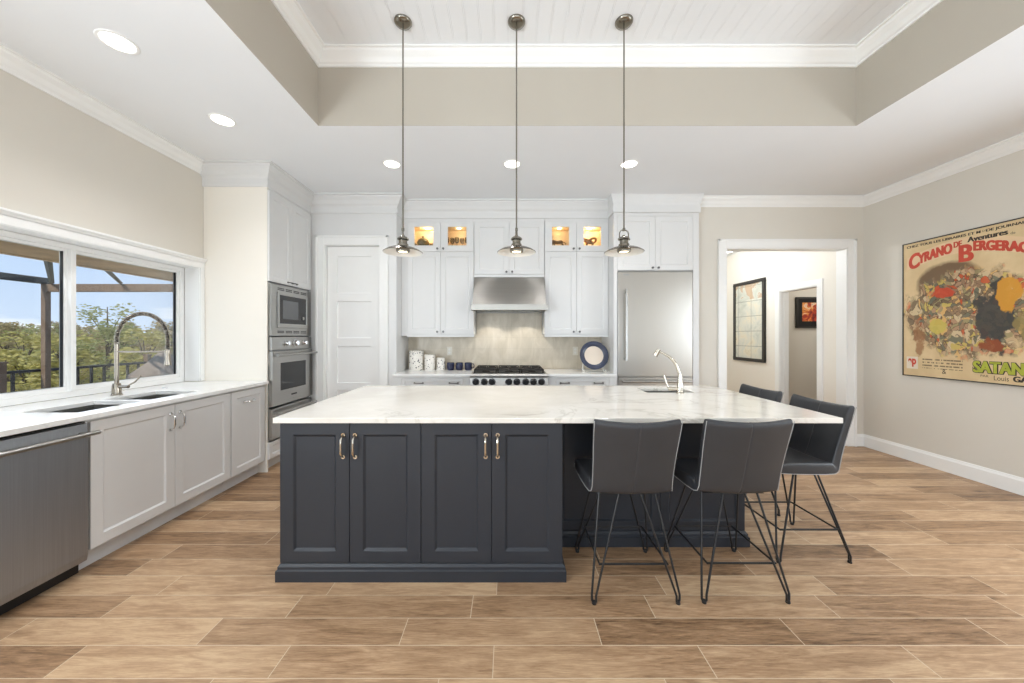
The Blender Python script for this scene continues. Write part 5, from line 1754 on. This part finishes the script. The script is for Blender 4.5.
c = thing('covered_grill', 'grill under a peaked grey-brown cover on the deck, at the far edge of the window', 'grill', (-6.75, 6.86, -0.1195))
bm = B()
cx, cy = -6.75, 6.86
rings = []
for z_, a, b_ in ((-0.05, 0.36, 0.50), (0.30, 0.35, 0.49), (0.60, 0.345, 0.48), (0.66, 0.32, 0.45), (0.85, 0.19, 0.26), (1.03, 0.07, 0.10), (1.08, 0.02, 0.03)):
    rg = []
    for k in range(24):
        t_ = 2 * PI * k / 24
        ex = 0.45 if z_ < 0.7 else 0.7
        sx = math.copysign(abs(math.cos(t_)) ** ex, math.cos(t_)); sy = math.copysign(abs(math.sin(t_)) ** ex, math.sin(t_))
        w_ = 1 + 0.03 * math.sin(5 * t_ + z_ * 4)
        rg.append(bm.verts.new((cx + a * sx * w_, cy + b_ * sy * w_, z_)))
    rings.append(rg)
for a, b_ in zip(rings, rings[1:]):
    for k in range(24): bm.faces.new((a[k], a[(k + 1) % 24], b_[(k + 1) % 24], b_[k]))
bm.faces.new(rings[-1]); bm.faces.new(list(reversed(rings[0])))
obj('cover', bm, M['shingle'], c, smooth=True)
for a in (-1, 1):
    for b_ in (-1, 1):
        bm = B(); cyl(bm, (cx + a * 0.22, cy + b_ * 0.32, -0.119), (cx + a * 0.22, cy + b_ * 0.32, -0.051), 0.035, 12); obj('caster', bm, M['black'], c, smooth=True)

def leaf_cloud(bm, blobs, n, size):
    for k in range(n):
        cx, cy, cz, rx, rz = random.choice(blobs)
        while True:
            p = Vector((random.uniform(-1, 1), random.uniform(-1, 1), random.uniform(-1, 1)))
            if 0.15 < p.length < 1: break
        q = Vector((cx + p.x * rx, cy + p.y * rx, cz + p.z * rz))
        a = Vector((random.gauss(0, 1), random.gauss(0, 1), random.gauss(0, 1))).normalized()
        u, w = frame_of(a)
        s = size * random.uniform(0.6, 1.4)
        pts = [q + u * s, q + w * s * 0.45, q - u * s, q - w * s * 0.45]
        bm.faces.new([bm.verts.new(x) for x in pts])

def make_tree(label, loc, h, crown_r, n, leaf, mat_, blobs_n, trunk_r, low=0.3, size=0.09):
    c = thing('tree', label, 'tree', loc, 0, 'trees outside the window')
    bm = B()
    tops = []
    tube(bm, [(0, 0, -0.1), (0.05, 0.02, h * 0.3), (0.0, 0.08, h * 0.6), (0.06, 0.0, h * 0.92)], trunk_r, 7, radii=[trunk_r, trunk_r * 0.8, trunk_r * 0.5, trunk_r * 0.15])
    blobs = []
    for k in range(blobs_n):
        a = random.uniform(0, 2 * PI)
        f = random.uniform(low, 0.95)
        rr = crown_r * random.uniform(0.35, 1.0) * (1.15 - f * 0.75)
        e = Vector((math.cos(a) * rr, math.sin(a) * rr, h * f))
        s = Vector((0.03, 0.04, h * max(0.12, f - 0.22)))
        tube(bm, [s, s.lerp(e, 0.5) + Vector((0, 0, 0.08)), e], 0.02, 5, radii=[trunk_r * 0.35, trunk_r * 0.2, trunk_r * 0.06])
        blobs.append((e.x, e.y, e.z, crown_r * random.uniform(0.22, 0.38), h * random.uniform(0.05, 0.10)))
    obj('trunk', bm, M['bark'], c, world=False)
    bm = B(); leaf_cloud(bm, blobs, n, size)
    obj('crown', bm, mat_, c, world=False, fix=False)
    return c
def tpos(x, Y): return ((x - 508) * Y / 350.0, Y, -3.05)
big = make_tree('tallest loose green tree behind the spring faucet, outside the window', tpos(106, 16.5), 6.3, 1.5, 4200, 0, M['leafb'], 34, 0.10, 0.28, 0.075)
ta = make_tree('olive bushy tree just past the railing on the camera side of the corner post', tpos(22, 14.0), 4.55, 1.35, 3600, 0, M['leafa'], 30, 0.08, 0.2, 0.075)
tb = make_tree('dry tan tree farthest along the treeline, above the covered grill', tpos(170, 20.5), 5.4, 1.35, 3000, 0, M['leafc'], 28, 0.08, 0.2, 0.09)
k = 0
def tcopy(src, x, Y, sc, l):
    global k
    k += 1
    o = dup(src, tpos(x, Y), 1.3 * k, l)
    o.scale = (sc, sc, sc)
tcopy(tb, 6, 20.5, 0.98, 'dry tan tree rising behind the olive trees on the camera side of the corner post')
tcopy(ta, 66, 13.0, 1.0, 'olive bushy tree filling the gap at the window mullion')
tcopy(tb, 66, 23.5, 1.0, 'dry tan tree standing far behind the window mullion')
tcopy(ta, 144, 13.6, 1.02, 'olive bushy tree seen inside the faucet arch')
tcopy(big, 44, 19.3, 0.86, 'thin green tree showing beside the timber corner post')
tcopy(tb, 126, 23.0, 1.0, 'dry tan tree seen behind the faucet arch, beyond the tallest tree')
# brush on the slope behind the trees
bm = B()
blobs = []
for i in range(150):
    x = random.uniform(-40, 200)
    Y = random.uniform(26.5, 32)
    p = tpos(x, Y)
    blobs.append((p[0], p[1], random.uniform(-2.4, 1.6), 1.5, 0.9))
leaf_cloud(bm, blobs, 22000, 0.16)
for i in range(90):
    p = tpos(random.uniform(-40, 200), random.uniform(26.5, 30))
    tube(bm, [(p[0], p[1], -3.2), (p[0] + random.uniform(-0.3, 0.3), p[1], random.uniform(1.0, 2.2))], 0.03, 4)
o = obj('undergrowth', bm, M['leafc'], fix=False)
tag(o, 'dense olive brush closing the view behind the trees outside', 'undergrowth', kind='stuff')
